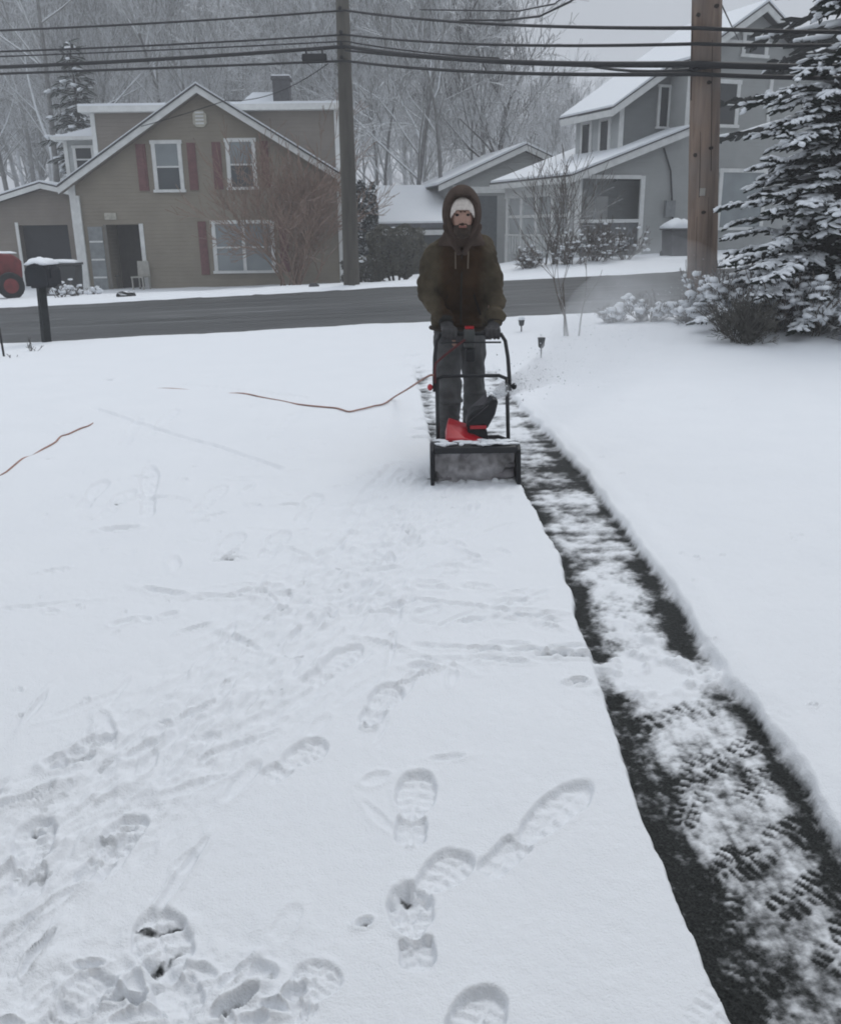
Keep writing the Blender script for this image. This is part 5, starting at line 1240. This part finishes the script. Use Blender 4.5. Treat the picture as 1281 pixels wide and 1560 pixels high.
bar([(XB - hx + .01, 5.475, zl0 + .005), (XB - hx + .05, 5.475, zl0 + .025), (XB + hx - .06, 5.475, zl0 + .025), (XB + hx - .01, 5.475, zl0 + .005)], .011, 'lower_crossbar')
bar([(XB - hx, 5.622, zc + .004), (XB - hx + .04, 5.622, zc + .022), (XB + hx - .05, 5.622, zc + .022), (XB + hx, 5.622, zc + .0)], .0115, 'crossbar')
zh = zt + .015
bar([(XB - hx + .03, 5.79, zh), (XB + hx - .03, 5.79, zh)], .014, 'grip_bar')
sw = MB(sbo).box((XB - .045, 5.735, zh - .085), (XB + .025, 5.795, zh + .035)).build('switch_box', mat('switch_grey', (.075, .08, .08), .5), blw, bevel=.012)
MB(sbo).box((XB - .035, 5.73, zh - .175), (XB + .03, 5.79, zh - .09)).build('plug_socket', bplast, sw, bevel=.012)
MB(sbo).box((XB - .038, 5.74, zh + .036), (XB + .018, 5.79, zh + .05)).build('safety_button', bred, sw)
bar([(XB - hx + .03, 5.735, zh - .05), (XB - .06, 5.715, zh - .045), (XB + hx - .03, 5.735, zh - .05)], .006, 'bail_lever')
lead = mat('lead_red', (.085, .018, .02), .6)
bar([(XB - .04, 5.72, zh - .03), (XB - .10, 5.70, zh - .07), (XB - .17, 5.68, zh - .12), (XB - hx - .008, 5.665, zh - .17), (XB - hx - .014, 5.63, zc + .05), (XB - hx - .012, 5.60, zc - .02)], .008, 'power_lead', lead)

# ------------------------------------------------------------------ extension cord
def snow_z(x, y): return tz(x, y) + .05
cpts = [V3(XB - hx - .02, 5.62, zc + .03), V3(XB - hx - .05, 5.66, zc + .02)]
def gp_(px, py, dz): 
    p = on_terrain(px, py, .06); return V3(p.x, p.y, tz(p.x, p.y) + dz - .005)
cpts += [at(640, 580, 6.0), at(620, 593, 6.9)]
cpts += [gp_(602, 607, .085), gp_(585, 615, .066), gp_(570, 618, .064), gp_(556, 622, .066), gp_(545, 624, .064), gp_(532, 627, .066), gp_(522, 624, .064), gp_(512, 621, .062), gp_(490, 619, .062), gp_(455, 615, .060), gp_(430, 609, .054), gp_(400, 604, .057), gp_(370, 598, .058), gp_(335, 596, .044), gp_(290, 592, .050), gp_(250, 590, .054), gp_(210, 592, .038), gp_(170, 610, .03), gp_(150, 632, .035),
         gp_(137, 646, .056), gp_(122, 652, .060), gp_(105, 660, .060), gp_(92, 664, .059), gp_(84, 673, .061), gp_(64, 684, .060), gp_(48, 692, .052), gp_(34, 698, .060), gp_(18, 711, .061), gp_(4, 721, .058), gp_(-30, 735, .045), gp_(-120, 770, .05)]
def smoothpath(p, k=4):
    out = []
    for i in range(len(p) - 1):
        a, b, c, d = p[max(i - 1, 0)], p[i], p[i + 1], p[min(i + 2, len(p) - 1)]
        for j in range(k):
            t = j / k; out.append(.5 * ((2 * b) + (c - a) * t + (2 * a - 5 * b + 4 * c - d) * t * t + (3 * b - a - 3 * c + d) * t ** 3))
    return out + [p[-1]]
cd = MB(cpts[0]).tube(smoothpath(cpts), .0072, 7).build('extension_cord', mat('cord_tan', (.32, .185, .15), .7, .35, 5), None, True); cd.location = cpts[0]
tag(cd, 'tan extension cord running from the blower across the snow and sinking into it', 'cord')

# ------------------------------------------------------------------ person
PX, PY = .285, 6.17
PS = .983; po_ = V3(PX, PY, .012); per = empty('person', po_); per.scale = (PS, PS, PS)
tag(per, 'person in dark hooded jacket and grey trousers pushing the snow blower', 'person')
skin = mat('skin', (.40, .25, .20), .55, .12, 14); 
hy = -.30                                   # the head leans forward over the handle
HL = V3(XB - .135 - PX, 5.79 - PY, zh - po_.z) / PS; HR = V3(XB + .140 - PX, 5.79 - PY, zh - po_.z) / PS   # grip points
# one continuous body
b = MB()
b.loft([(0, .0, .86, .15, .10), (0, .0, .98, .16, .11), (0, -.05, 1.15, .14, .10), (0, -.12, 1.32, .17, .11), (0, -.17, 1.44, .16, .09), (0, -.19, 1.50, .07, .06)], 16)
b.cap_((0, -.19, 1.46), (0, -.25, 1.60), .055, .05)
HD = V3(0, -.028, -.040); b0_ = b; b = MB(-HD)
b.ell((0, -.285, 1.655), (.074, .092, .112), 16, 12); b.ell((0, -.315, 1.60), (.056, .062, .066), 14, 10)
b.ell((0, -.375, 1.650), (.013, .020, .028), 8, 6); b.cap_((0, -.366, 1.672), (0, -.385, 1.640), .009, .013, 8)
for sx in (-1, 1):
    b.ell((sx * .030, -.345, 1.640), (.026, .024, .020), 8, 6); b.ell((sx * .031, -.357, 1.694), (.026, .016, .010), 8, 6)
    b.ell((sx * .076, -.285, 1.65), (.010, .022, .032), 8, 6)
b.cap_((-.020, -.372, 1.607), (.020, -.372, 1.607), .008, .008, 8); b.ell((0, -.36, 1.572), (.026, .022, .022), 8, 6)
b0_.add(b.v, b.f); b = b0_
for sx, hp in ((-1, HL), (1, HR)):
    b.cap_((sx * .155, -.16, 1.40), (sx * .225, -.14, 1.14), .05, .042); b.cap_((sx * .225, -.14, 1.14), hp + V3(sx * .01, .07, .04), .044, .030)
    b.ell(hp + V3(0, .04, .025), (.042, .05, .018))
    for k in range(4):
        fx = hp + V3(sx * (.030 - .020 * k), 0, 0)
        b.cap_(fx + V3(0, .02, .024), fx + V3(0, -.020, .020), .0075, .0075, 8); b.cap_(fx + V3(0, -.020, .020), fx + V3(0, -.020, .004), .0075, .007, 8)
    b.cap_(hp + V3(-sx * .036, .034, .014), hp + V3(-sx * .040, .012, -.002), .008, .007, 8)
for sx in (-1, 1):
    fx, fy = (-.080, -.13) if sx < 0 else (.108, .14)
    b.cap_((sx * .085, .0, .90), (fx, fy - .09 * (sx < 0) - .02, .50), .085, .058); b.cap_((fx, fy - .09 * (sx < 0) - .02, .50), (fx, fy + .03, .09), .055, .038); b.cap_((fx, fy + .05, .06), (fx + sx * .02, fy - .13, .05), .045, .038)
body = organic('body', b, .0075, 3, skin, per)
for sx in (-1, 1):
    MB(-HD).cap_((sx * .012, -.366, 1.690), (sx * .050, -.350, 1.692), .006, .005, 8).build('eyebrow', mat('brow_dark', (.03, .022, .018), .9), per, True)
    ey = MB(-HD).ell((sx * .030, -.360, 1.672), (.017, .011, .009), 10, 8).build('eye', mat('eye_dark', (.02, .016, .014), .25, .1), per, True)
b = MB(-HD)                                 # short dark beard and moustache
b.ell((0, -.333, 1.579), (.063, .057, .051), 14, 10); b.cap_((-.026, -.366, 1.612), (.0, -.380, 1.6195), .006, .006, 8); b.cap_((.026, -.366, 1.612), (.0, -.380, 1.6195), .006, .006, 8)
for sx in (-1, 1): b.cap_((sx * .066, -.30, 1.635), (sx * .050, -.33, 1.585), .012, .02, 8)
organic('beard', b, .006, 2, mat('beard_dark', (.052, .038, .030), .9, .4, 60, .004, 120), per, .006, 60)
MB(-HD).cap_((-.019, -.391, 1.601), (.019, -.391, 1.601), .0065, .0065, 8).build('lips', mat('lips', (.26, .12, .10), .5), per, True)
# pale knit hat under the hood
def shell(name, c, r, m, hole, thick, tilt=0.0, squash=None):
    nu, nv = 36, 24; b = MB(); idx = {}
    for j in range(nv + 1):
        for i in range(nu):
            v = V3(sin(pi * j / nv) * cos(2 * pi * i / nu), sin(pi * j / nv) * sin(2 * pi * i / nu), cos(pi * j / nv))
            if hole(v): continue
            idx[(i, j)] = len(b.v); b.v.append((c[0] + r[0] * v.x, c[1] + r[1] * v.y, c[2] + r[2] * v.z))
    for j in range(nv):
        for i in range(nu):
            q = [(i, j), ((i + 1) % nu, j), ((i + 1) % nu, j + 1), (i, j + 1)]
            if all(k in idx for k in q): b.f.append(tuple(idx[k] for k in q[::-1]))
    o = b.build(name, m, per, True); s_ = o.modifiers.new('s', 'SOLIDIFY'); s_.thickness = thick; s_.offset = 1
    u = o.modifiers.new('u', 'SUBSURF'); u.levels = 1; u.render_levels = 2
    return o
shell('knit_hat', (0, -.278 + HD.y, 1.668 + HD.z), (.086, .104, .120), mat('hat_cream', (.62, .57, .53), .9, .15, 60, .004, 120),
      lambda v: (v.y < 0 and (v.x / .80) ** 2 + ((v.z + .42) / .62) ** 2 < 1) or v.z < -.72, .010)
jmat = mat('jacket_olive', (.034, .034, .026), .9, .35, 9, .006, 40, spec=.15); hmat = mat('hood_brown', (.066, .048, .040), .92, .3, 10, .005, 50, spec=.1)
def front_mat():
    m, t, p = node_mat('jacket_cloth'); c = N(t, 'ShaderNodeTexCoord'); s_ = N(t, 'ShaderNodeSeparateXYZ'); t.links.new(c.outputs['Object'], s_.inputs[0])
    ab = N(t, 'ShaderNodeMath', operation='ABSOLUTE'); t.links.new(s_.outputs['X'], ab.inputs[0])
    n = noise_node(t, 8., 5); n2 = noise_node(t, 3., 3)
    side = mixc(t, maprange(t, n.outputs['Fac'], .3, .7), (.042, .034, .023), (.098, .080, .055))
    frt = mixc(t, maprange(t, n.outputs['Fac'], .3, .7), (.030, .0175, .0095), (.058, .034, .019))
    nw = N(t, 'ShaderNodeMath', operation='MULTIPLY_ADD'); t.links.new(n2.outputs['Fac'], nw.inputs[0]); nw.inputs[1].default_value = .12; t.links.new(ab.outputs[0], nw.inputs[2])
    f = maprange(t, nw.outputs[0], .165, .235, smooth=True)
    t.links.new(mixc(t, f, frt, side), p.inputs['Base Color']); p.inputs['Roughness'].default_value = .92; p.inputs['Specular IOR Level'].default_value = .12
    add_bump(t, p, noise_node(t, 45., 3).outputs['Fac'], .5, .005); return m
b = MB()
b.loft([(.0, -.01, .875, .185, .14), (.0, -.01, .90, .20, .155), (0, -.02, 1.0, .205, .16), (0, -.06, 1.15, .20, .155), (0, -.12, 1.30, .205, .15), (0, -.165, 1.41, .185, .125), (0, -.185, 1.475, .135, .10), (0, -.20, 1.52, .095, .085)], 22)
for sx, hp in ((-1, HL), (1, HR)):
    sh0 = V3(sx * .165, -.155, 1.385); el = V3(-.232, -.135, 1.13) if sx < 0 else V3(.238, -.135, 1.13)
    b.cap_(sh0, el, .086, .068, 12); b.cap_(sh0 + V3(-sx * .07, -.02, .085), sh0, .06, .08, 12); wr_ = hp + V3(sx * .025, .085, .085)
    b.cap_(el, el.lerp(wr_, .6), .068, .062, 12); b.cap_(el.lerp(wr_, .6), wr_, .062, .050, 12)
    for q in (.25, .55, .8): c = el.lerp(wr_, q); b.ell(c, (.069 - .010 * q, .068 - .010 * q, .03), 12, 6)
b.cap_((-.12, -.16, .96), (.12, -.16, .96), .03, .03)
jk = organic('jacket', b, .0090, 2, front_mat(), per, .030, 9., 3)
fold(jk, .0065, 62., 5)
for sx, hp in ((-1, HL), (1, HR)):
    wr_ = hp + V3(sx * .022, .075, .072)
    MB().tube([wr_ + V3(0, .012, .016), wr_ - V3(0, .014, .016)], [.051, .049], 16).build('cuff', mat('cuff_dark', (.018, .017, .015), .95), jk, True)
MB().tube([(0, -.175, .93), (0, -.215, 1.15), (0, -.268, 1.32), (0, -.282, 1.42)], .006, 6).build('zipper', mat('zipper', (.022, .017, .014), .6), jk)
MB().tube([(.203 * cos(a), -.012 + .158 * sin(a), .895) for a in np.linspace(0, 2 * pi, 33)], .013, 8).build('hem_band', mat('hem_dark', (.030, .022, .016), .95), jk, True)
for sx in (-1, 1):
    MB().tube([(sx * .085, -.178, 1.13), (sx * .135, -.150, .99)], .006, 6).build('pocket_seam', mat('seam_dark', (.012, .009, .007), .9), jk)
    MB().tube([(sx * .035, -.300, 1.47), (sx * .042, -.302, 1.40), (sx * .040, -.285, 1.30)], .0045, 6).build('drawstring', mat('string_tan', (.16, .13, .10), .9), jk)
# hood: deep shell round the hat with a rolled rim, draped to the shoulders
hood = shell('hood', (0, -.272, 1.645), (.112, .148, .158), hmat, lambda v: (v.y < -.1 and (v.x / .76) ** 2 + ((v.z + .20) / .80) ** 2 < 1) or v.z < -.86, .016)
b = MB(); R_ = []
for k in range(25):
    a = pi * 1.5 + (k - 12) / 12 * 2.75
    R_.append(V3(.089 * cos(a + pi), -.372 + .035 * (1 - cos(a - pi * 1.5 + pi)) * .3, 1.620 + .128 * sin(a + pi)))
b.tube(R_, .017, 8); b.build('hood_rim', hmat, hood, True)
b = MB()
b.loft([(0, -.19, 1.44, .172, .122), (0, -.205, 1.49, .140, .115), (0, -.225, 1.545, .112, .108), (0, -.24, 1.585, .110, .112)], 20)
b.cap_((-.10, -.30, 1.56), (-.02, -.30, 1.40), .030, .022); b.cap_((.10, -.30, 1.56), (.02, -.30, 1.40), .030, .022)
organic('hood_collar', b, .011, 3, hmat, hood, .010, 9.)
# gloves, five fingers round the grip bar
gl = mat('glove_grey', (.060, .058, .060), .85, .3, 22, .003, 80)
for sx, hp in ((-1, HL), (1, HR)):
    b = MB(); b.ell(hp + V3(sx * .004, .038, .026), (.053, .056, .029), 14, 10); b.cap_(hp + V3(sx * .012, .05, .035), hp + V3(sx * .024, .085, .085), .042, .044, 12)
    for k in range(4):
        ln = [.0, .004, .002, -.006][k]; fx = hp + V3(sx * (.040 - .026 * k), 0, 0)
        b.cap_(fx + V3(0, .02, .030), fx + V3(0, -.026 - ln, .024), .0135, .0135, 8); b.cap_(fx + V3(0, -.026 - ln, .024), fx + V3(0, -.030, -.012), .0135, .0125, 8); b.cap_(fx + V3(0, -.030, -.012), fx + V3(0, -.008, -.030), .012, .011, 8)
    b.cap_(hp + V3(-sx * .045, .035, .012), hp + V3(-sx * .042, .004, -.012), .015, .014, 8); b.cap_(hp + V3(-sx * .042, .004, -.012), hp + V3(-sx * .024, -.018, -.028), .013, .011, 8)
    organic('glove', b, .0045, 2, gl, per)
# trousers
b = MB(); b.loft([(0, 0, .84, .155, .12), (0, 0, .93, .175, .135), (0, 0, 1.02, .17, .13)], 20)
for sx in (-1, 1):
    fx, fy = (-.080, -.13) if sx < 0 else (.108, .14)
    ky = fy - .09 * (sx < 0) - .025; b.cap_((sx * .085, .0, .86), (fx, ky, .50), .100, .083, 14); b.cap_((fx, ky, .50), (fx, fy + .03, .16), .082, .076, 14); b.ell((fx, fy + .025, .14), (.084, .087, .05), 14, 8); b.ell((fx, (ky + fy) / 2, .30), (.085, .085, .035), 14, 8); b.ell((fx + .01, ky - .01, .42), (.088, .085, .03), 14, 8)
organic('trousers', b, .010, 4, mat('trouser_slate', (.092, .093, .095), .9, .3, 7, .004, 40, spec=.12), per, .016, 9., 9)
bt = mat('boot_black', (.014, .013, .013), .6, .3, 14)
for sx in (-1, 1):
    fx, fy = (-.080, -.13) if sx < 0 else (.108, .14); b = MB()
    b.cap_((fx, fy + .035, .20), (fx, fy + .045, .07), .062, .058, 12); b.cap_((fx, fy + .05, .055), (fx + sx * .02, fy - .15, .045), .055, .047, 12); b.box((fx - .048, fy - .17, 0), (fx + .052 + sx * .01, fy + .095, .028))
    organic('boot', b, .008, 2, bt, per)

# ------------------------------------------------------------------ thrown snow
nz0 = at(757, 600, 5.44)
ctr = [nz0, at(775, 590, 5.7), at(800, 578, 6.1), at(835, 560, 6.8), at(880, 535, 7.9), at(940, 500, 9.6), at(1010, 462, 11.4), at(1060, 440, 12.4)]
b = MB(nz0); b.tube(smoothpath(ctr, 4), list(np.interp(np.linspace(0, 7, 29), range(8), [.035, .055, .085, .13, .30, .62, .85, .55])), 14)
pm = bpy.data.materials.new('thrown_snow'); pm.use_nodes = True; t = pm.node_tree; t.nodes.remove(t.nodes['Principled BSDF'])
pv = N(t, 'ShaderNodeVolumePrincipled'); pv.inputs['Color'].default_value = (.95, .97, 1, 1); pv.inputs['Anisotropy'].default_value = .2
c = N(t, 'ShaderNodeTexCoord'); ln = N(t, 'ShaderNodeVectorMath', operation='LENGTH'); t.links.new(c.outputs['Object'], ln.inputs[0])
nn = N(t, 'ShaderNodeTexNoise'); nn.inputs['Scale'].default_value = 3.0; nn.inputs['Detail'].default_value = 3; t.links.new(c.outputs['Object'], nn.inputs['Vector'])
pw = N(t, 'ShaderNodeMath', operation='POWER'); ad = N(t, 'ShaderNodeMath', operation='ADD'); ad.inputs[1].default_value = .35
t.links.new(ln.outputs['Value'], ad.inputs[0]); t.links.new(ad.outputs[0], pw.inputs[0]); pw.inputs[1].default_value = -1.75
m1 = N(t, 'ShaderNodeMath', operation='MULTIPLY'); t.links.new(pw.outputs[0], m1.inputs[0]); t.links.new(maprange(t, nn.outputs['Fac'], .35, .7, .1, 1.6), m1.inputs[1])
m2 = N(t, 'ShaderNodeMath', operation='MULTIPLY'); t.links.new(m1.outputs[0], m2.inputs[0]); m2.inputs[1].default_value = 2.8
t.links.new(m2.outputs[0], pv.inputs['Density']); t.links.new(pv.outputs[0], t.nodes['Material Output'].inputs['Volume'])
pl = b.build('snow_plume', pm, None, True); pl.location = nz0; tag(pl, 'plume of powder snow thrown to the right by the blower chute', 'snow plume', kind='stuff')
b = MB(nz0); rs_ = random.Random(77); cp = smoothpath(ctr, 4)
for k in range(520):
    i = int(rs_.random() ** 1.6 * (len(cp) - 2)); q = cp[i].lerp(cp[i + 1], rs_.random()); sp_ = .02 + .35 * (i / len(cp)) ** 1.2
    q = q + V3(rs_.gauss(0, sp_), rs_.gauss(0, sp_), rs_.gauss(0, sp_ * .7)); s_ = rs_.uniform(.002, .006)
    b.ell(q, (s_ * 1.3, s_, s_), 5, 3, None, .5)
fl = b.build('flying_snow', MT['branchsnow'], None, True); fl.location = nz0; tag(fl, 'loose snow grains flying off the blower chute', 'flying snow', kind='stuff')

# ------------------------------------------------------------------ snowy air
hz = bpy.data.materials.new('haze'); hz.use_nodes = True; t = hz.node_tree; t.nodes.remove(t.nodes['Principled BSDF'])
pv = N(t, 'ShaderNodeVolumePrincipled'); pv.inputs['Color'].default_value = (.96, .97, 1, 1); pv.inputs['Density'].default_value = .0033; pv.inputs['Anisotropy'].default_value = .0
t.links.new(pv.outputs[0], t.nodes['Material Output'].inputs['Volume'])
hb_ = MB().box((-204, -64, -8), (204, 264, 40)).build('haze', hz); tag(hb_, 'thin veil of falling snow in the air', 'haze', kind='stuff')
